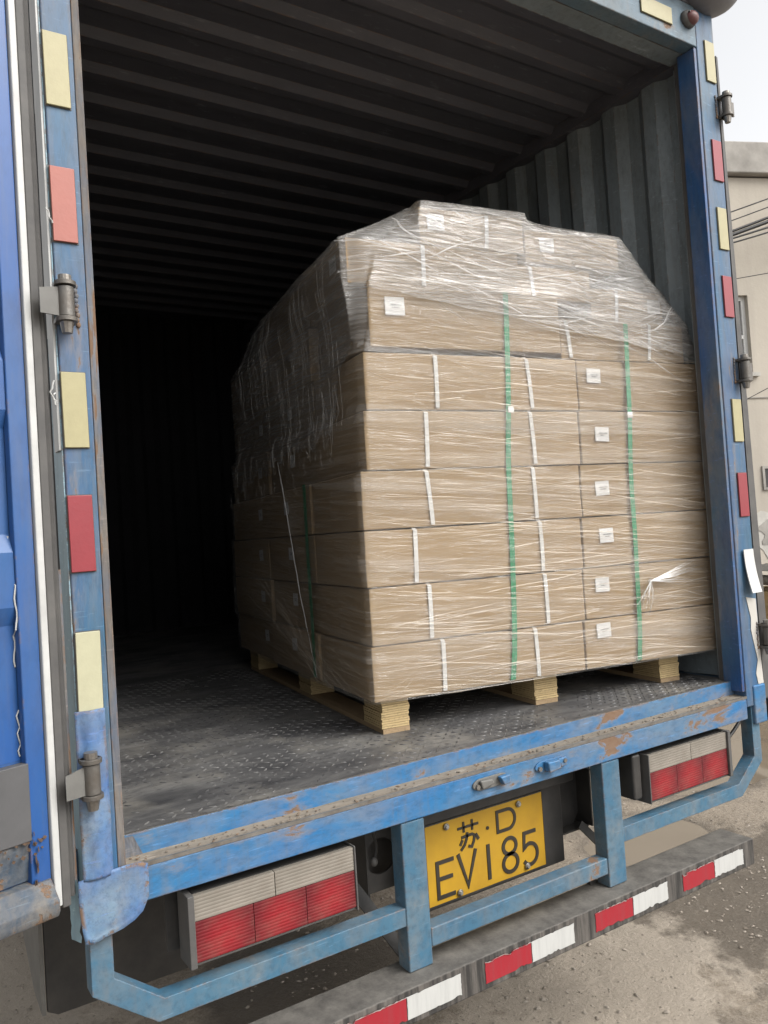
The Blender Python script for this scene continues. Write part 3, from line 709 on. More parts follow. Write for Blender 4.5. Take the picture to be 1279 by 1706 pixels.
# lamp clusters
def lamp(mirror=False):
    f = (lambda m: mir(m)) if mirror else (lambda m: m)
    h = T('tail_light', f(MB().box(.138, .532, .012, .075, -.236, -.094)), 'black', bevel=.006)
    T('bezel', f(MB().box(.122, .137, -.010, .06, -.242, -.090).box(.137, .536, .002, .012, -.242, -.2365).box(.5325, .5375, -.006, .06, -.2425, -.0905)), 'rubber', parent=h, bevel=.002)
    z0, z1, zm = -.234, -.094, -.148
    def ribs(a, b, n, za, zb, x0, x1, name, mat):
        m = MB(); nn = n*4
        m.v = []; 
        for i in range(nn+1):
            z = za+(zb-za)*i/nn; y = -.002-.0005*abs(math.sin(math.pi*i/4))
            m.v += [Vector((x0, y, z)), Vector((x1, y, z))]
        k = len(m.v); m.v += [Vector((x0, .011, za)), Vector((x1, .011, za)), Vector((x0, .011, zb)), Vector((x1, .011, zb))]
        for i in range(nn): m.f.append((2*i, 2*i+1, 2*i+3, 2*i+2))
        m.f += [(k, k+1, 1, 0), (2*nn, 2*nn+1, k+3, k+2), (0, 2*nn, k+2, k)[::1], (1, k+1, k+3, 2*nn+1)]
        return T(name, f(m), mat, parent=h)
    for i, (a, b) in enumerate(((.1375, .2715), (.2730, .4015), (.4030, .5320))): ribs(0, 0, 12, z0, zm-.0008, a, b, 'red_lens', 'lens_red')
    for a, b in ((.1375, .3255), (.3275, .5320)): ribs(0, 0, 7, zm+.0008, z1, a, b, 'clear_lens', 'lens_clear')
    T('mount_plate', f(MB().box(.10, .30, .0755, .085, -.23, -.078)), 'black', parent=h)
    return h
lamp(); lamp(True)
T('lamp_shroud', MB().box(1.545, 1.583, .012, .10, -.225, -.085), 'black', bevel=.008)

# tail frame below the sill
def sq(pts, r=.0225): return MB().tube(pts, r*1.414, 4, square=True)
gl = sq([(-.052, .03, -.02), (-.052, .03, -.222), (.062, .03, -.308), (.682, .03, -.308)]); 
T('guard_rail', gl, 'guard', bevel=.002)
T('guard_rail', mir(sq([(-.052, .03, -.03), (-.052, .03, -.222), (.062, .03, -.308), (.662, .03, -.308)])), 'guard', bevel=.002)
for x0, x1 in ((.676, .748), (1.400, 1.476)):
    T('guard_post', MB().box(x0, x1, .004, .055, -.445, -.0765), 'guard', bevel=.004)
T('guard_crossbar', MB().box(.7485, 1.3995, .006, .052, -.405, -.357), 'guard', bevel=.004)
T('post_stub', MB().box(1.372, 1.40, .056, .08, -.445, -.40), 'black'); T('post_stub', MB().box(.70, .73, .056, .08, -.445, -.34), 'black')

# underrun bar with torn reflective film
ub = T('underrun_bar', MB().box(.10, 2.035, -.05, .075, -.53, -.4455), 'bar', bevel=.004)
def torn(x0, x1, z0, z1, seed, top, bot, left=0, right=0):
    rr = random.Random(seed); pts = []; n = 22
    def nz(t, k): return abs(noise.noise(Vector((t*k, seed*3.1, 0))))+.5*abs(noise.noise(Vector((t*k*3, seed*3.1, 5))))
    for i in range(n+1): t = i/n; pts.append((x0+(x1-x0)*t, z0+bot*max(0, nz(t, 5)-.42)*2.0))
    for i in range(1, 8): t = i/8; pts.append((x1-right*nz(t, 4), z0+(z1-z0)*t))
    for i in range(n+1): t = 1-i/n; pts.append((x0+(x1-x0)*t, z1-top*max(0, nz(t+3, 5)-.42)*2.5))
    for i in range(1, 8): t = 1-i/8; pts.append((x0+left*nz(t+5, 4), z0+(z1-z0)*t))
    return pts
for i, (r0, r1, w1, tr_, tw) in enumerate(((.105, .225, .39, .012, .014), (.46, .625, .79, .030, .012), (.868, 1.028, 1.188, .012, .005), (1.272, 1.430, 1.588, .008, .016), (1.660, 1.818, 1.972, .016, .008))):
    zt, zb = -.4605, -.514
    T('red_sticker', MB().prism(torn(r0, r1-.001, zb, zt, i+1, tr_*.6, .008, .004), -.0516, -.0506, 1), 'stk_red', parent=ub)
    T('white_sticker', MB().prism(torn(r1+.001, w1, zb, zt, i+11, tw*.6, .010, .003, .003), -.0516, -.0506, 1), 'stk_white', parent=ub)
    # lifted white backing along the torn upper edge
    pe = torn(r0, r1-.001, zb, zt, i+1, tr_*.6, .008, .004)[30:53][::-1]; m = MB()
    for x, z in pe: m.v += [Vector((x, -.052, z-.001)), Vector((x, -.0545-.002*random.random(), z+.001+.0035*random.random()))]
    m.f = [(2*q, 2*q+1, 2*q+3, 2*q+2) for q in range(len(pe)-1)]
    T('peeled_edge', m, 'paper', parent=ub)

# latch keepers on the sill
for x0, mt, wear in ((.904, 'bracket', 1), (1.128, 'sill', 0)):
    k = T('latch_keeper', MB().prism([(x0+.063+.063*math.cos(a)*(1 if abs(math.cos(a)) < .8 else 1), -.033+.0155*max(-1, min(1, 1.35*math.sin(a)))) for a in [2*math.pi*i/28 for i in range(28)]], -.006, -.0005, 1), mt, bevel=.0015)
    T('keeper_block', MB().prism([(x0+.030, -.018), (x0+.075, -.018), (x0+.080, -.044), (x0+.034, -.048)] if not wear else [(x0+.018, -.02), (x0+.060, -.022), (x0+.066, -.036), (x0+.024, -.044)], -.028 if not wear else -.018, -.0065, 1), mt, parent=k, bevel=.004)
    T('keeper_lug', MB().prism([(x0+.082, -.022), (x0+.116, -.020), (x0+.118, -.044), (x0+.094, -.046)], -.024 if wear else -.012, -.0065, 1), 'sill' if wear else mt, parent=k, bevel=.004)
    T('bolt', MB().cyl((x0+.014, -.009, -.036), .007, .007, 1, 6).cyl((x0+.108, -.009, -.030), .006, .012 if not wear else .004, 1, 8), 'steel', parent=k)

# number plate, drawn in millimetres, origin at its lower left corner
NP = TR @ Matrix.Translation((.847, .151, -.388))
pb = MB().box(0, .44, 0, .002, 0, .22); npl = obj('number_plate', pb, 'plate', truck, NP, bevel=.0008)
obj('plate_rim', MB().box(-.004, 0, -.001, .004, -.004, .224).box(.44, .444, -.001, .004, -.004, .224).box(0, .44, -.001, .004, -.004, 0).box(0, .44, -.001, .004, .22, .224), 'black', npl, NP)
def stroke(m, pts, w, y=-.0024):
    pts = [Vector((p[0]/1000, p[1]/1000)) for p in pts]; w = w/2000; closed = (pts[0]-pts[-1]).length < 1e-6
    if closed: pts = pts[:-1]
    n = len(pts); L = []
    for i, p in enumerate(pts):
        a = (p-pts[i-1]) if (i or closed) else (pts[1]-p); b = (pts[(i+1) % n]-p) if (i < n-1 or closed) else (p-pts[i-1])
        a = a.normalized(); b = b.normalized(); d = (a+b).normalized(); k = 1/max(.5, d.dot(a)); nn = Vector((-d.y, d.x))*w*k
        L.append((p+nn, p-nn))
    o = len(m.v)
    for q, r in L: m.v += [Vector((q.x, y, q.y)), Vector((r.x, y, r.y)), Vector((q.x, 0-.0001, q.y)), Vector((r.x, -.0001, r.y))]
    for i in range(n if closed else n-1):
        a = o+4*i; b = o+4*((i+1) % n); m.f += [(a, a+1, b+1, b), (a, b, b+2, a+2), (a+1, a+3, b+3, b+1)]
    if not closed:
        for a in (o, o+4*(n-1)): m.f.append((a, a+1, a+3, a+2))
def arc(cx, cy, rx, ry, a0, a1, n=14): return [(cx+rx*math.cos(math.radians(a0+(a1-a0)*i/n)), cy+ry*math.sin(math.radians(a0+(a1-a0)*i/n))) for i in range(n+1)]
def char(fn): m = MB(); fn(m); obj('character', m, 'ink', npl, NP)
S = stroke; w = 11
def su(m):   # the province character
    S(m, [(112, 188), (188, 188)], 7); S(m, [(134, 204), (134, 174)], 7); S(m, [(165, 204), (165, 174)], 7)
    S(m, [(124, 161), (163, 163), (172, 158), (168, 142), (160, 128), (148, 132)], 8); S(m, [(146, 172), (143, 155), (134, 138), (120, 126)], 8)
    S(m, [(128, 154), (118, 140)], 8); S(m, [(176, 160), (186, 143)], 9)
char(su)
char(lambda m: S(m, arc(221, 165, 2.6, 2.6, 0, 360, 10), 5.5))
char(lambda m: S(m, [(259, 201), (259, 143), (290, 143)]+arc(300, 172, 27, 29, -90, 90, 12)+[(290, 201), (259, 201)], 9.5))
def gE(m): S(m, [(92, 113), (34, 113), (34, 18), (92, 18)], w); S(m, [(39, 68), (86, 68)], w)
char(gE)
char(lambda m: S(m, [(108, 119), (139, 24), (172, 119)], w))
char(lambda m: S(m, [(218, 119), (218, 18)], w+1))
def g8(m): S(m, arc(300, 93, 25, 23, 0, 360, 24), w); S(m, arc(300, 44, 28, 26, 0, 360, 24), w)
char(g8)
char(lambda m: S(m, [(405, 114), (358, 114), (355, 70)]+arc(378, 49, 29, 31, 128, -148, 22), w))
for x, z in ((72, 206), (342, 206), (106, 13), (362, 17)):
    bo_ = obj('plate_bolt', MB().cyl((x/1000, -.004, z/1000), .0095, .005, 1, 18), 'steel', npl, NP, bevel=.0015)
    obj('bolt_head', MB().cyl((x/1000, -.008, z/1000), .0055, .005, 1, 6), 'clip', bo_, NP)
T('plate_carrier', MB().box(.81, 1.37, .154, .165, -.40, -.10), 'black', bevel=.003)
T('carrier_strip', MB().box(.80, 1.40, .125, .150, -.152, -.118), 'black', bevel=.003)

# chassis end seen between the guards
def plate_hole(x0, x1, z0, z1, cx, cz, r, y0, y1):
    m = MB(); n = 24; rim = []; 
    for i in range(n):
        a = 2*math.pi*i/n; c, s_ = math.cos(a), math.sin(a); t = min((x1-cx)/c if c > 1e-6 else (x0-cx)/c if c < -1e-6 else 9, (z1-cz)/s_ if s_ > 1e-6 else (z0-cz)/s_ if s_ < -1e-6 else 9)
        rim.append(((cx+r*c, cz+r*s_), (cx+t*c, cz+t*s_)))
    for y in (y0, y1):
        for a, b in rim: m.v += [Vector((a[0], y, a[1])), Vector((b[0], y, b[1]))]
    for i in range(n):
        j = (i+1) % n; m.f += [(2*i, 2*i+1, 2*j+1, 2*j), (2*n+2*i, 2*n+2*j, 2*n+2*j+1, 2*n+2*i+1), (2*i, 2*j, 2*n+2*j, 2*n+2*i), (2*i+1, 2*n+2*i+1, 2*n+2*j+1, 2*j+1)]
    return m
T('chassis_end', plate_hole(1.372, 1.535, -.345, -.155, 1.40, -.235, .045, .25, .258), 'black')
T('chassis_end', plate_hole(.69, .86, -.345, -.16, .76, -.25, .05, .25, .258), 'black')
T('end_flange', MB().box(1.535, 1.541, .19, .30, -.345, -.155), 'black'); T('end_flange', MB().box(.684, .69, .20, .32, -.345, -.155), 'black')
T('end_flange', MB().box(1.42, 1.54, .21, .30, -.352, -.346), 'black')
for x in (.70, 1.44): T('chassis_rail', MB().box(x, x+.06, .30, 5.2, -.36, -.16), 'black')
for y in (.7, 1.6, 2.5, 3.4): T('floor_bearer', MB().box(-.09, WI+.09, y, y+.06, -.155, -.02), 'black')
T('cross_member', MB().box(.76, 1.44, .32, .36, -.34, -.18), 'black')
def strap(a, b, w, t=.006):
    a = Vector(a); b = Vector(b); d = (b-a).normalized(); s_ = Vector((1, 0, 0)).cross(d).normalized()*t/2; q = Vector((w/2, 0, 0)); q = q - d*q.dot(d)
    return MB().add([a-q-s_, a+q-s_, a+q+s_, a-q+s_, b-q-s_, b+q-s_, b+q+s_, b-q+s_], [(0, 1, 2, 3)[::-1], (4, 5, 6, 7), (0, 1, 5, 4), (1, 2, 6, 5), (2, 3, 7, 6), (3, 0, 4, 7)])
T('bar_strut', strap((1.49, .20, -.33), (1.61, .16, -.47), .035), 'black'); T('bar_strut', strap((.585, .22, -.20), (.735, .12, -.46), .04), 'black')
# left mudguard flap and its side skirt
T('mud_flap', MB().prism([(-.075, -.10), (.36, -.10), (.36, -.50), (.34, -.525), (-.05, -.525), (-.075, -.51)], .55, .562, 1), 'black', bevel=.002)
T('mud_skirt', MB().prism([(.5485, -.10), (1.15, -.10), (.98, -.30), (.66, -.50), (.5485, -.515)], -.088, -.078, 0), 'bracket')
T('mud_flap', MB().prism([(1.80, -.10), (2.20, -.10), (2.20, -.50), (1.80, -.50)], 1.9, 1.912, 1), 'black')
for x in (.12, 1.98):
    wh = T('wheel', MB().cyl((x, 3.05, -.655), .39, .26, 0, 40), 'rubber', bevel=.02)
    T('rim', MB().cyl((x, 3.05, -.655), .22, .27, 0, 30), 'steel', parent=wh)
T('axle', MB().cyl((1.05, 3.05, -.655), .07, 1.7, 0, 16).ball((1.05, 3.05, -.655), (.2, .17, .18)), 'black', smooth=True)
# cab in front of the cargo body
T('cab', MB().prism([(4.45, -.55), (6.2, -.55), (6.35, .25), (6.0, 1.25), (4.6, 1.35), (4.45, 1.2)], .1, 2.03, 0), 'frame', bevel=.05)
for x in (.18, 1.95): T('wheel', MB().cyl((x, 5.4, -.655), .39, .24, 0, 32), 'rubber', bevel=.02)
# loose lamp cables
T('lamp_cable', MB().tube([(2.00+.19*t, .05-.01*t, -.165+.115*t**1.6) for t in [i/12 for i in range(13)]], .006, 8), 'cable', smooth=True)
T('lamp_cable', MB().tube([(1.47+.10*t, .12, -.105-.02*math.sin(t*3)) for t in [i/8 for i in range(9)]], .004, 6), 'cable', smooth=True)
T('lamp_cable', MB().tube([(1.45+.13*t, .13, -.118-.03*math.sin(t*3.1)) for t in [i/8 for i in range(9)]], .003, 6), 'cable', smooth=True)
T('lamp_cable', MB().tube([(.655+.004*math.sin(i), .10, -.06-.012*i) for i in range(12)], .004, 6), 'cable', smooth=True)
T('wiring_clip', MB().ball((.648, .098, -.19), (.010, .01, .012), 10, 6), 'rubber', smooth=True)

# ------------------------------------------------------------------ pallet, boxes, straps, film
PA = math.radians(-8.8)
PM = TR @ Matrix.Translation((.86, .356, .0505)) @ Matrix.Rotation(PA, 4, 'Z')     # u right, v into the truck, z from the floor
pal = empty('wooden_pallet', PM, 'light plywood pallet with laminated blocks carrying the wrapped cartons inside the truck', 'pallet')
rnd = random.Random(31)
for iu, (u0, vo) in enumerate(((.0, .0), (.567, .03), (1.108, .035))):
    for iv, v0 in enumerate((vo, .66, 1.40)):
        m = MB(); z = .0145; nl = 12; h = (.098-z)/nl
        for k in range(nl):
            j = [rnd.uniform(-.0022, .0022) for _ in range(4)]
            m.box(u0+j[0], u0+.09+j[1], v0+j[2], v0+.14+j[3], z+k*h+.0009, z+(k+1)*h-.0003)
        obj('block', m, ('ply', 'ply2')[0], pal, PM)
for u0, vo in ((.0, 0), (.567, .03), (1.108, .035)): obj('runner', MB().box(u0+.001, u0+.089, vo-.001, 1.545, .0, .0140), 'plydark', pal, PM)
for v0 in (.0, .34, .68, 1.02, 1.38): obj('deck_board', MB().box(-.005, 1.26, v0, v0+.16, .0985, .1085) if 0 else MB().box(.0, 1.20, v0+.036 if v0 == 0 else v0+.01, v0+.15, .0985, .1), 'plydark', pal, PM)

ZB = .1005
BOX = []
labm = None
def carton(u0, u1, v0, v1, z0, z1, label, bands=(), labels=(), jit=.0025, side_lab=None, side_bands=()):
    """labels: (u from left, z from bottom, size); bands: u from left; side_*: same on the left end face, along v"""
    cx, cy = (u0+u1)/2, (v0+v1)/2; a = rnd.uniform(-1, 1)*jit
    bmx = PM @ Matrix.Translation((cx, cy, z0)) @ Matrix.Rotation(a, 4, 'Z')
    w, d, h = u1-u0, v1-v0, z1-z0-.004
    # carton with slightly bulging faces and soft corners
    nx, ny, nz = 10, 8, 5; m = MB(); bul = .0035; sd = rnd.random()*50
    def P(x, y, z):
        sx, sy, sz = x*2, y*2, (z-.5)*2
        b = lambda p, q: (1-p*p)*(1-q*q)
        X = x*w+(bul*b(sy, sz)*(1 if x > 0 else -1) if abs(x) > .499 else 0); Y = y*d+(bul*b(sx, sz)*(1 if y > 0 else -1) if abs(y) > .499 else 0)
        Z = z*h+(.003*b(sx, sy) if z > .999 else 0)
        k = .0016; X += k*noise.noise(Vector((X*5+sd, Y*5, Z*9))); Z += (k*1.1)*noise.noise(Vector((X*5, Y*5+sd, Z*9+4)))*(1 if z > .5 else 0); Y += k*noise.noise(Vector((X*5, Y*5+sd, Z*9+9)))
        return Vector((X, Y, Z))
    idx = {}
    def vid(i, j, k):
        if (i, j, k) not in idx: idx[(i, j, k)] = len(m.v); m.v.append(P(i/nx-.5, j/ny-.5, k/nz))
        return idx[(i, j, k)]
    for i in range(nx):
        for j in range(ny):
            m.f.append((vid(i, j, 0), vid(i, j+1, 0), vid(i+1, j+1, 0), vid(i+1, j, 0))); m.f.append((vid(i, j, nz), vid(i+1, j, nz), vid(i+1, j+1, nz), vid(i, j+1, nz)))
    for i in range(nx):
        for k in range(nz):
            m.f.append((vid(i, 0, k), vid(i+1, 0, k), vid(i+1, 0, k+1), vid(i, 0, k+1))); m.f.append((vid(i, ny, k), vid(i, ny, k+1), vid(i+1, ny, k+1), vid(i+1, ny, k)))
    for j in range(ny):
        for k in range(nz):
            m.f.append((vid(0, j, k), vid(0, j, k+1), vid(0, j+1, k+1), vid(0, j+1, k))); m.f.append((vid(nx, j, k), vid(nx, j+1, k), vid(nx, j+1, k+1), vid(nx, j, k+1)))
    o = obj('cardboard_box', m, 'card', None, bmx, center=False); tag(o, label, 'box', 'brown cardboard boxes on the wrapped pallet')
    bv = o.modifiers.new('bevel', 'BEVEL'); bv.width = .0028; bv.segments = 2; bv.limit_method = 'ANGLE'; bv.angle_limit = math.radians(45)
    BOX.append((u0, u1, v0, v1, z0, z1))
    for bu in bands:
        x = -w/2+bu; e = .0068; q = .0006; lean = rnd.uniform(-.008, .008); m = MB(); bw = .0068
        ring = [(-d/2-e+.001, .006), (-d/2-e-.0006, h*.3), (-d/2-e-.0008, h*.6), (-d/2-e+.001, h-.006), (-d/2+.01, h+.0045), (d/2-.01, h+.0045), (d/2+e, h-.002), (d/2+e, .004), (d/2-.01, -.0002), (-d/2+.01, -.0002)]
        for y, z in ring:
            X = x+lean*(z/h-.5)*2
            m.v += [Vector((X-bw, y, z)), Vector((X+bw, y, z))]
        n = len(ring); m.f = [(2*i, 2*i+1, 2*((i+1) % n)+1, 2*((i+1) % n)) for i in range(n)]
        ob = obj('packing_band', m, 'band', o, bmx, center=True); s = ob.modifiers.new('t', 'SOLIDIFY'); s.thickness = .0007; s.offset = -1
    def sticker_(M2, sz, sd):
        lb = obj('label_sticker', MB().box(-sz/2, sz/2, -.0006, 0, -sz*.42, sz*.42), 'paper', o, M2)
        pm_ = MB(); rr = random.Random(sd); x = -sz*.24
        for r_, (zc, hh) in enumerate(((sz*.06, sz*.075), (-sz*.06, sz*.06))):
            x = -sz*(.22 if r_ == 0 else .14)
            while x < sz*(.34 if r_ == 0 else .2):
                ww = sz*rr.choice((.03, .05, .07)); pm_.box(x, x+ww, -.0011, -.0007, zc-hh/2, zc+hh/2); x += ww+sz*rr.choice((.02, .03, .05))
        obj('print', pm_, 'print', lb, M2)
    for (lu, lz, sz) in labels: sticker_(bmx @ Matrix.Translation((-w/2+lu, -d/2-.0056, lz)) @ Matrix.Rotation(rnd.uniform(-.05, .05), 4, 'Y'), sz, rnd.random())
    if side_lab: sticker_(bmx @ Matrix.Translation((-w/2-.0056, -d/2+side_lab[0], side_lab[1])) @ Matrix.Rotation(-math.pi/2, 4, 'Z') @ Matrix.Rotation(rnd.uniform(-.05, .05), 4, 'Y'), side_lab[2], rnd.random())
    for sv in side_bands:
        y = -d/2+sv; e = .0066; m = MB(); bw = .0065
        ring = [(-w/2-e, .004), (-w/2-e, h-.002), (-w/2+.01, h+.0048), (w/2-.01, h+.0048), (w/2+e, h-.002), (w/2+e, .004), (w/2-.01, -.0002), (-w/2+.01, -.0002)]
        for xx, z in ring: m.v += [Vector((xx, y-bw, z)), Vector((xx, y+bw, z))]
        n = len(ring); m.f = [(2*i, 2*i+1, 2*((i+1) % n)+1, 2*((i+1) % n)) for i in range(n)]
        ob = obj('packing_band', m, 'band', o, bmx); s = ob.modifiers.new('t', 'SOLIDIFY'); s.thickness = .0007; s.offset = 1
    return o
tops = [.1005+.0505*0, .317-.0505, .491-.0505, .663-.0505, .842-.0505, 1.025-.0505, 1.203-.0505]
aL = [-.029, -.024, -.028, -.027, -.005, .004]; dd = [.742, .755, .762, .772, .782, .790]; rR = [1.345, 1.360, 1.369, 1.378, 1.386, 1.392]
bA = [(.237, .580), (.198, .626), (.164, .625), (.224, .612), (.205, .597), (.242, .589)]
lB = [(.075, .124), (.072, .112), (.095, .104), (.084, .094), (.087, .100), (.064, .120)]
on = ['bottom', 'second', 'third', 'fourth', 'fifth', 'sixth']
for k in range(6):
    z0, z1 = tops[k], tops[k+1]; r = on[k]; q = 'on the pallet' if k == 0 else 'row counted from the pallet'
    rowname = 'bottom row' if k == 0 else r+' row up'
    carton(aL[k], dd[k], -.02, .43, z0, z1, 'wide box with two white bands at the front left corner, '+rowname, bands=bA[k])
    carton(dd[k]+.009, rR[k], -.018+.004*(k % 2), .43, z0, z1, 'box with a small white label at the front right, '+rowname, labels=[(lB[k][0], lB[k][1], .058)])
    o_ = .006*((k*5) % 3-1)
    carton(aL[k]+o_, aL[k]+.78, .442, 1.008, z0, z1, 'box in the middle of the shaded left side, '+rowname, side_lab=(.255+.01*(k % 2), .105, .055), jit=.002)
    carton(aL[k]-o_, aL[k]+.78, 1.018, 1.62, z0, z1, 'box at the dark far end of the left side, '+rowname, side_lab=(.10, .10, .055), jit=.002)
    if k in (4, 5): carton(aL[k]+.79, rR[k]-.005, .442, .962, z0, z1, 'box hidden behind the labelled right hand box, '+rowname)
# seventh row
T6 = tops[6]; B_ = .0505
carton(.032, .735, -.018, .43, T6+.016, 1.414-B_, 'box with a white label and film pulled over its top, left of the seventh row', labels=[(.088, .125, .066)], jit=.001)
carton(.745, 1.294, -.005, .43, T6, 1.345-B_, 'box with two white bands at the right of the seventh row', bands=(.03, .385), jit=.001)
carton(.0, .75, .442, 1.008, T6, 1.395-B_, 'box in the middle of the shaded left side, seventh row', jit=.001)
carton(.0, .75, 1.018, 1.60, T6, 1.43-B_, 'box at the dark far end of the left side, seventh row', jit=.001)
carton(.76, 1.33, .442, .962, T6, 1.355-B_, 'box behind the two banded box, right of the seventh row', jit=.001)
# eighth row
carton(-.020, .600, .004, .43, 1.416-B_, 1.560-B_, 'box at the left front corner of the eighth row, label on shaded end', bands=(.26,), side_lab=(.10, .085, .06), jit=.001)
carton(.61, .92, .035, .43, 1.416-B_, 1.535-B_, 'middle front box of the eighth row under thick film', bands=(.06,), jit=.001)
carton(.93, 1.26, .05, .43, 1.347-B_, 1.480-B_, 'low box at the right front of the eighth row, label under the film', labels=[(.285, .075, .06)], bands=(.11,), jit=.001)
carton(.01, .70, .442, 1.008, 1.399-B_, 1.58-B_, 'middle box of the eighth row along the shaded left side', jit=.001)
carton(.05, .70, 1.018, 1.27, 1.434-B_, 1.59-B_, 'rearmost box of the eighth row in the dark', jit=.001)
# ninth row
carton(.262, .660, .05, .34, 1.576-B_, 1.702-B_, 'topmost box on the left, its corner the peak of the load', labels=[(.058, .075, .062)], bands=(.25,), jit=.001)
carton(.670, 1.075, .055, .34, 1.550-B_, 1.668-B_, 'topmost box on the right under wrinkled film', labels=[(.087, .065, .06)], jit=.001)

# green straps over the front face and the shaded side
def vstrap(pts, lab, wdt=.0095, axis=0):
    m = MB()
    for (u, v, z) in pts:
        dv = (wdt, 0) if axis == 0 else (0, wdt); m.v += [Vector((u-dv[0], v-dv[1], z)), Vector((u+dv[0], v+dv[1], z))]
    m.f = [(2*i, 2*i+1, 2*i+3, 2*i+2) for i in range(len(pts)-1)]
    c = Vector(pts[0]); M2 = PM @ Matrix.Translation(c); m.v = [p-c for p in m.v]
    o = obj('packing_strap', m, 'green', None, M2, center=False); tag(o, lab, 'strap', 'green packing straps')
    s = o.modifiers.new('t', 'SOLIDIFY'); s.thickness = .001; return o, M2, c
def sp(u0, u1, zt, n=16, v=-.0275):
    P_ = [(u0, .03, .1003), (u0, -.015, .1002)]
    for i in range(n+1): t = i/n; P_.append((u0+(u1-u0)*t**.8+.004*math.sin(t*9), v-.0015*math.sin(t*20), .108+(zt-.108)*t))
    return P_
s1, M1, c1 = vstrap(sp(.452, .520, 1.36), 'green packing strap down the left half of the front face')
s2, M2_, c2 = vstrap(sp(.968, 1.009, 1.28), 'green packing strap down the right half of the front face')
s3, M3, c3 = vstrap([(u, v, z) for v, u, z in [(.487+.002*math.sin(z*14), -.0375, z) for z in [.11+.085*i for i in range(9)]]], 'green packing strap down the shaded left side of the load', .014, axis=1)
for (s_, Mx, cc, u, z) in ((s1, M1, c1, .511, .975), (s2, M2_, c2, 1.001, .958)):
    p = Vector((u, -.0300, z))-cc
    obj('seal_clip', MB().box(p.x-.011, p.x+.011, p.y-.001, p.y+.0015, p.z-.010, p.z+.010), 'clip', s_, Mx, bevel=.0008)

# film: radial shell around the stack; sags between steps, open at the very top
def hull(pts):
    pts = sorted(set(pts)); 
    def half(ps):
        h = []
        for p in ps:
            while len(h) > 1 and (h[-1][0]-h[-2][0])*(p[1]-h[-2][1])-(h[-1][1]-h[-2][1])*(p[0]-h[-2][0]) <= 0: h.pop()
            h.append(p)
        return h
    a = half(pts); b = half(pts[::-1]); return a[:-1]+b[:-1]
FC = (.46, .20)
def rad(poly, ca, sa):
    best = 0; n = len(poly)
    for i in range(n):
        x1, y1 = poly[i][0]-FC[0], poly[i][1]-FC[1]; x2, y2 = poly[(i+1) % n][0]-FC[0], poly[(i+1) % n][1]-FC[1]
        ex, ey = x2-x1, y2-y1; den = ca*ey-sa*ex
        if abs(den) < 1e-9: continue
        t = (x1*ey-y1*ex)/den; s_ = (x1*sa-y1*ca)/den
        if t > 0 and -1e-6 <= s_ <= 1+1e-6: best = max(best, t)
    return best
levels = sorted(set([z for b in BOX for z in (b[4]+.001, b[5]-.004)]))
def hull_at(z):
    ps = [(x, y) for b in BOX if b[4]-.001 <= z <= b[5]+.001 for x in (b[0], b[1]) for y in (b[2], b[3])]
    return hull(ps) if ps else None
ztop = max(b[5] for b in BOX)
# directions: sample along the base outline so corners are kept
base_poly = [(-.03, -.02), (1.37, -.02), (1.37, 1.0), (.75, 1.62), (-.03, 1.62)]
dirs = []; acc = 0; us = []
cnt = [230, 120, 60, 60, 190]
extra = [(.032, -.018), (-.02, .004), (.262, .05), (1.075, .055), (1.294, -.005), (1.26, .05), (1.392, -.02), (1.345, -.02)]
raw = []
for i, n in enumerate(cnt):
    a, b = base_poly[i], base_poly[(i+1) % 5]
    for j in range(n): raw.append((a[0]+(b[0]-a[0])*j/n, a[1]+(b[1]-a[1])*j/n))
angs = sorted(set([round(math.atan2(y-FC[1], x-FC[0]), 5) for x, y in raw+extra]))
ND = len(angs); CS = [(math.cos(a), math.sin(a)) for a in angs]
base_h = hull([(x, y) for x, y in base_poly])
RB = [rad(base_h, c, s) for c, s in CS]; us = [0]
for i in range(1, ND):
    p = (CS[i-1][0]*RB[i-1], CS[i-1][1]*RB[i-1]); q = (CS[i][0]*RB[i], CS[i][1]*RB[i]); us.append(us[-1]+math.hypot(q[0]-p[0], q[1]-p[1]))
OFN = []                 # keeps the film's clearance even where a direction meets the load at a slant
for i in range(ND):
    a_ = (CS[i-1][0]*RB[i-1], CS[i-1][1]*RB[i-1]); b_ = (CS[(i+1) % ND][0]*RB[(i+1) % ND], CS[(i+1) % ND][1]*RB[(i+1) % ND])
    tx, ty = b_[0]-a_[0], b_[1]-a_[1]; L_ = math.hypot(tx, ty) or 1
    nx_, ny_ = ty/L_, -tx/L_
    if nx_*CS[i][0]+ny_*CS[i][1] < 0: nx_, ny_ = -nx_, -ny_
    OFN.append((nx_, ny_))
NZ = 110; ZL = [.099+(ztop+.008-.099)*i/NZ for i in range(NZ+1)]
RAW = []
for z in ZL:
    h = hull_at(max(ZB+.003, min(z, ztop-.006))); 
    RAW.append([rad(h, c, s) if h else 0 for c, s in CS])
R = [[0]*ND for _ in ZL]
for d in range(ND):
    for i, z in enumerate(ZL):
        r = 0
        for j, z2 in enumerate(ZL):
            if abs(z2-z) > .45: continue
            # tents above a ledge, tucks less below one
            k = (1.9 if z > z2 else 2.6); v = RAW[j][d]-k*abs(z-z2)
            if v > r: r = v
        R[i][d] = r
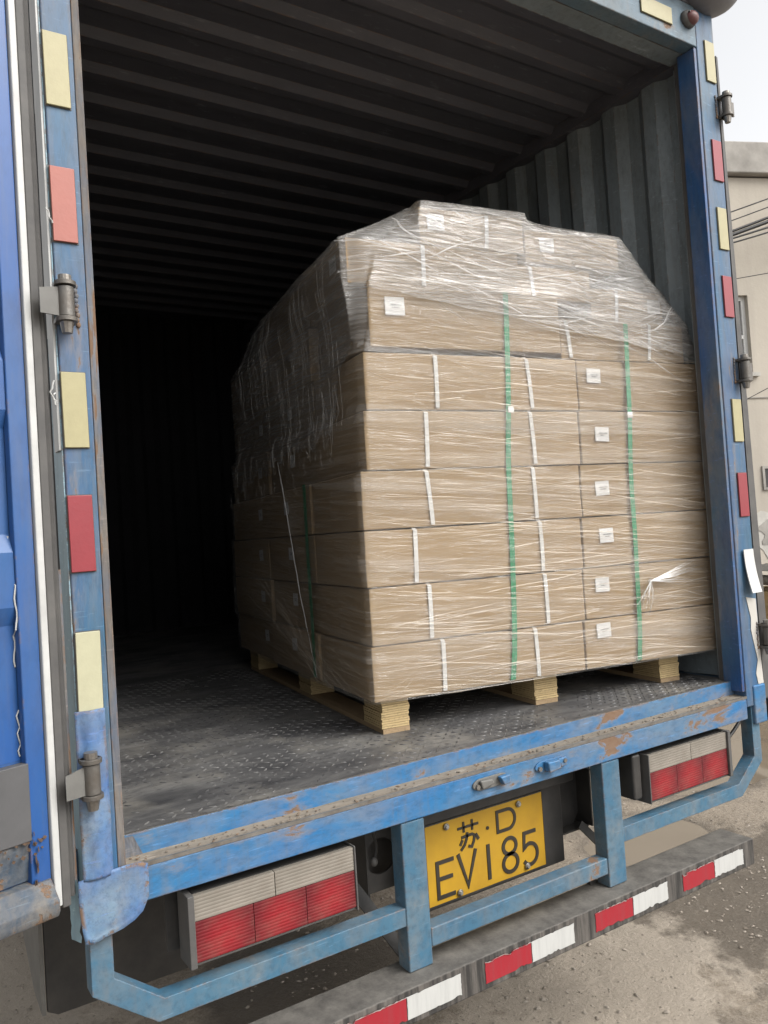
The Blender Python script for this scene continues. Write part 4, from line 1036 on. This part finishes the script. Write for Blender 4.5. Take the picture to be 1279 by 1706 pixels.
for d in range(ND):      # above the sixth row the film runs taut from edge to edge
    ps = [(ZL[i], RAW[i][d]) for i in range(NZ+1) if ZL[i] >= 1.14 and RAW[i][d] > 0]; h = []
    for p in ps:
        while len(h) > 1 and (h[-1][1]-h[-2][1])*(p[0]-h[-2][0]) <= (p[1]-h[-2][1])*(h[-1][0]-h[-2][0]): h.pop()
        h.append(p)
    for i in range(NZ+1):
        z = ZL[i]
        for a_, b_ in zip(h, h[1:]):
            if a_[0] <= z <= b_[0]:
                e_ = a_[1]+(b_[1]-a_[1])*(z-a_[0])/(b_[0]-a_[0]); sagk = .010*math.sin(math.pi*(z-a_[0])/(b_[0]-a_[0]))*min(1, (b_[0]-a_[0])/.15)
                R[i][d] = max(RAW[i][d], e_-sagk)
def film_mesh(off, z_lo, z_hi, wr, seed, close=False):
    m = MB(); m.uv = []; rows = 0; N1 = 0
    for i, z in enumerate(ZL):
        for d in range(ND):
            c, s = CS[d]; u = us[d]
            w = wr*(noise.noise(Vector((u*3, z*14+u*1.2, seed)))+.5*noise.noise(Vector((u*8, z*40, seed+2))))
            lo = z_lo(u, d); dzl = ZL[1]-ZL[0]; rr_ = R[i][d]
            if z < lo < z+dzl and i < NZ: k_ = (lo-z)/dzl; rr_ = rr_*(1-k_)+R[i+1][d]*k_; zz = lo
            else: zz = z
            r = rr_; q_ = off+w
            m.v.append(Vector((FC[0]+c*r+OFN[d][0]*q_, FC[1]+s*r+OFN[d][1]*q_, zz))); m.uv.append((u, zz))
    for i in range(NZ):
        for d in range(ND):
            e = (d+1) % ND; lo = z_lo(us[d], d)
            if ZL[i+1] <= lo or (ZL[i+1] <= z_lo(us[e], e)): continue
            if z_hi and ZL[i] > z_hi: continue
            m.f.append((i*ND+d, i*ND+e, (i+1)*ND+e, (i+1)*ND+d))
    if close:   # fold over the top
        o = len(m.v); K = 7
        for k in range(1, K+1):
            for d in range(ND):
                c, s = CS[d]; f = 1-.42*k/K*1.0; r = (R[NZ][d]+off)*f
                m.v.append(Vector((FC[0]+c*r, FC[1]+s*r, ZL[NZ]+.004+.006*noise.noise(Vector((c*r*9, s*r*9, seed)))))); m.uv.append((us[d], ZL[NZ]+.05*k))
        for d in range(ND):
            e = (d+1) % ND; m.f.append((NZ*ND+d, NZ*ND+e, o+e, o+d))
            for k in range(K-1): m.f.append((o+k*ND+d, o+k*ND+e, o+(k+1)*ND+e, o+(k+1)*ND+d))
    # drop unused vertices
    used = sorted({q for f in m.f for q in f}); mp = {q: i for i, q in enumerate(used)}
    m.v = [m.v[q] for q in used]; m.uv = [m.uv[q] for q in used]; m.f = [tuple(mp[q] for q in f) for f in m.f]
    return m
# top box 2 is lower than the peak box: both covered
fm = film_mesh(.0160, lambda u, d: 0, None, .0022, 1, close=True)
fo = obj('stretch_wrap', fm, 'film', None, PM, smooth=True, center=False)
tag(fo, 'clear plastic stretch film wound tightly round the stacked boxes', 'plastic wrap')
def upper_lo(u, d):
    a = angs[d]; x = FC[0]+CS[d][0]*RB[d]; y = FC[1]+CS[d][1]*RB[d]
    rag = .035*noise.noise(Vector((u*7, 1, 0)))+.03*abs(noise.noise(Vector((u*23, 4, 0))))
    if y < .0 and x > 0: return 1.345-.17*max(0, min(1, x/1.3))+.25*rag
    if x < .05:
        t = min(1, max(0, (y-.02)/.18)); return 1.19*(1-t)+(.95-.11*min(1, y/1.4))*t+rag*2.0
    return 1.15+rag
fm2 = film_mesh(.0215, upper_lo, None, .0035, 8, close=True)
obj('upper_wrap', fm2, 'film_top', fo, PM, smooth=True, center=False)
# pulled creases lying in the film: thin tapered folds that follow the wrapped surface
TOT = us[-1]+math.hypot(CS[0][0]*RB[0]-CS[-1][0]*RB[-1], CS[0][1]*RB[0]-CS[-1][1]*RB[-1])
def arc_at(x, y):
    a = math.atan2(y-FC[1], x-FC[0]); k = min(range(ND), key=lambda i: abs(angs[i]-a)); return us[k]
A0 = arc_at(-.03, -.02)
import bisect
def surf(sx, z, off):
    q = (A0+sx) % TOT; i = bisect.bisect_right(us, q)-1; j = (i+1) % ND
    L = (us[j] if j else TOT)-us[i]; f = (q-us[i])/L if L > 1e-9 else 0
    zi = (z-ZL[0])/(ZL[-1]-ZL[0])*NZ; k = max(0, min(NZ-1, int(zi))); g_ = max(0, min(1, zi-k))
    def P_(d): 
        r = R[k][d]*(1-g_)+R[k+1][d]*g_; return Vector((FC[0]+CS[d][0]*r+OFN[d][0]*off, FC[1]+CS[d][1]*r+OFN[d][1]*off, z))
    return P_(i).lerp(P_(j), f)
def crease(m, s0, z0, s1_, z1, w, off, wob=.002, n=None):
    L = math.hypot(s1_-s0, z1-z0); n = n or max(4, int(L/.035)); o = len(m.v); ph = rnd.random()*6
    for i in range(n+1):
        t = i/n; sx = s0+(s1_-s0)*t; z = z0+(z1-z0)*t+wob*math.sin(ph+t*L*17); z = max(ZL[0]+.002, min(ZL[-1]-.002, z))
        ww = w*(math.sin(math.pi*min(1, max(0, t)))**.6+.03)*(1+.35*math.sin(ph*3+t*L*41))
        for dz, do in ((-ww/2, 0), (0, .0007), (ww/2, 0)): m.v.append(surf(sx, z+dz, off+do))
    for i in range(n):
        a = o+3*i; m.f += [(a, a+3, a+4, a+1), (a+1, a+4, a+5, a+2)]
rnd = random.Random(101); cm = MB()
for i in range(480):     # front face, drifting down to the right
    z0 = rnd.uniform(.11, 1.33); s0 = rnd.uniform(-.05, 1.25); L = rnd.uniform(.10, .62)
    sl_ = rnd.choice((-.075, -.075, -.11, -.05, -.14, .02, .07))+rnd.gauss(0, .018)
    crease(cm, s0, z0, min(1.42, s0+L), z0+sl_*L, rnd.choice((.0010, .0014, .0018, .0024, .0036)), .0195)
for k in range(7):       # fans that start at the left front corner of each row
    for q in range(9):
        zc = tops[min(k, 6)]+rnd.uniform(.02, .14); a = rnd.uniform(-.5, .5); L = rnd.uniform(.05, .20)
        crease(cm, .004, zc, .004+L*math.cos(a), zc+L*math.sin(a), rnd.uniform(.0006, .0014), .0198, .001)
for q in range(16):      # bottom corner, rising folds
    a = rnd.uniform(.1, 1.0); L = rnd.uniform(.06, .24); crease(cm, .01+rnd.random()*.08, .105+rnd.random()*.05, .01+L*math.cos(a), .11+L*math.sin(a)*.6, rnd.uniform(.0008, .0022), .0198, .002)
for q in range(110):     # shaded side: level creases
    z0 = rnd.uniform(.35, 1.3); s0 = -rnd.uniform(.0, 1.5); L = rnd.uniform(.08, .5)
    crease(cm, s0, z0, s0-L, z0+rnd.gauss(.05, .05)*L, rnd.uniform(.0005, .0013), .0195)
for q in range(26):      # shaded side: long diagonals pulled down to the front corner
    s0 = -rnd.uniform(1.0, 1.6); z0 = .50-rnd.uniform(0, .16)*(q % 3)-.1*(1.6+s0)*0; s1_ = -rnd.uniform(.0, .45); z1 = .30-.22*rnd.random()-.06*(q % 2)
    crease(cm, s0, z0, s1_, max(.105, z1-.12*(1+s1_)), rnd.uniform(.0008, .0020), .0200, .003)
wb_ = MB()
for q in range(34):      # overlapping turns of the film show as faint broad bands
    z0 = rnd.uniform(.13, 1.40); wd = rnd.uniform(.012, .05); s0 = -rnd.uniform(0, .5); o = len(wb_.v); n = 50; sl_ = rnd.uniform(-.09, -.02)
    for i in range(n+1):
        sx = s0+(1.38-s0)*i/n; z = max(.105, min(1.6, z0+sl_*sx))
        for dz in (-wd/2, wd/2): wb_.v.append(surf(sx, max(.101, z+dz*(.6+.4*math.sin(i*.21+q))), .0178))
    wb_.f += [(o+2*i, o+2*i+2, o+2*i+3, o+2*i+1) for i in range(n)]
w1_ = obj('film_overlaps', wb_, crease_mat('film_overlap', .085, (.74, .70, .64)), fo, PM, center=False); w1_['kind'] = 'stuff'
c1_ = obj('film_creases', cm, 'crease', fo, PM, center=False); c1_['kind'] = 'stuff'
cm = MB()
for i in range(560):     # upper layers: denser, crossing
    z0 = rnd.uniform(1.20, 1.66); s0 = rnd.uniform(-.1, 1.25); L = rnd.uniform(.06, .45)
    sl_ = rnd.choice((-.1, -.2, -.3, -.06, .05, .22, -.45))+rnd.gauss(0, .05)
    if z0 < 1.36-.16*s0: continue
    crease(cm, s0, z0, min(1.4, s0+L), z0+sl_*L, rnd.choice((.0007, .001, .0015, .0024, .004)), .0280, .004)
for i in range(110):     # hanging vertical pleats of the loose top layers on the shaded side
    s0 = -rnd.uniform(.12, 1.55); z0 = rnd.uniform(1.0, 1.5); L = rnd.uniform(.05, .32); 
    crease(cm, s0, z0, s0+rnd.gauss(0, .02), max(.86, z0-L), rnd.choice((.0008, .0012, .002, .0032)), .0285, .0)
c2_ = obj('film_creases', cm, 'crease_w', fo, PM, center=False); c2_['kind'] = 'stuff'
# ragged hanging hem and twisted tails of film
rnd = random.Random(77); hm = MB(); hm.uv = None
for i in range(60):
    v = rnd.uniform(.12, 1.55); z = .93-.11*min(1, v/1.4)+rnd.uniform(-.06, .12); L = rnd.uniform(.02, .075); uu = -.052
    pts = [(uu-rnd.uniform(0, .006), v+rnd.uniform(-.004, .004)*k, z-L*k/4) for k in range(5)]; hm.tube(pts, [.0004+.0006*rnd.random() for _ in pts], 4, False)
obj('film_fringe', hm, 'film_top', fo, PM, center=False)['kind'] = 'stuff'
# knotted tail of the film on the front face, right
kt = MB(); kc = Vector((1.030, -.040, .375))
for i in range(16):
    a = rnd.uniform(-.28, .28)+(0 if i % 2 else .12); L = rnd.uniform(.18, .33)
    e = kc+Vector((L*math.cos(a), .012, L*math.sin(a)+.01)); mid = kc.lerp(e, .5)+Vector((0, -.004, .006*math.sin(i)))
    kt.tube([kc, mid, e], [.0022, .0011, .0003], 5, False)
for i in range(10):
    a = math.radians(rnd.uniform(222, 262)); L = rnd.uniform(.07, .12); e = kc+Vector((L*math.cos(a), rnd.uniform(-.01, .002), L*math.sin(a))); mid = kc.lerp(e, .55)+Vector((rnd.uniform(-.018, .012), -.008, 0))
    kt.tube([kc, mid, e], [.0022, .0016, .0009], 5, False)
kt.ball(kc, (.012, .007, .009), 10, 6)
obj('knotted_tail', kt, 'film_top', fo, PM, smooth=True, center=False)
# taut bright crease running down the shaded side
cr = MB()
def rib(p, q, w0, w1, n=10):
    p = Vector(p); q = Vector(q); pts = [p.lerp(q, i/n)+Vector((-.002, .002*math.sin(i*2.1), 0)) for i in range(n+1)]
    cr.tube(pts, [w0+(w1-w0)*i/n+.0008*abs(math.sin(i*1.9)) for i in range(n+1)], 5, False)
rib((-.050, .74, .90), (-.050, .69, .78), .0002, .0020); rib((-.050, .69, .78), (-.050, .56, .40), .0020, .0014); rib((-.050, .56, .40), (-.048, .43, .115), .0014, .0003)
obj('crease', cr, 'white', fo, PM, smooth=True, center=False)
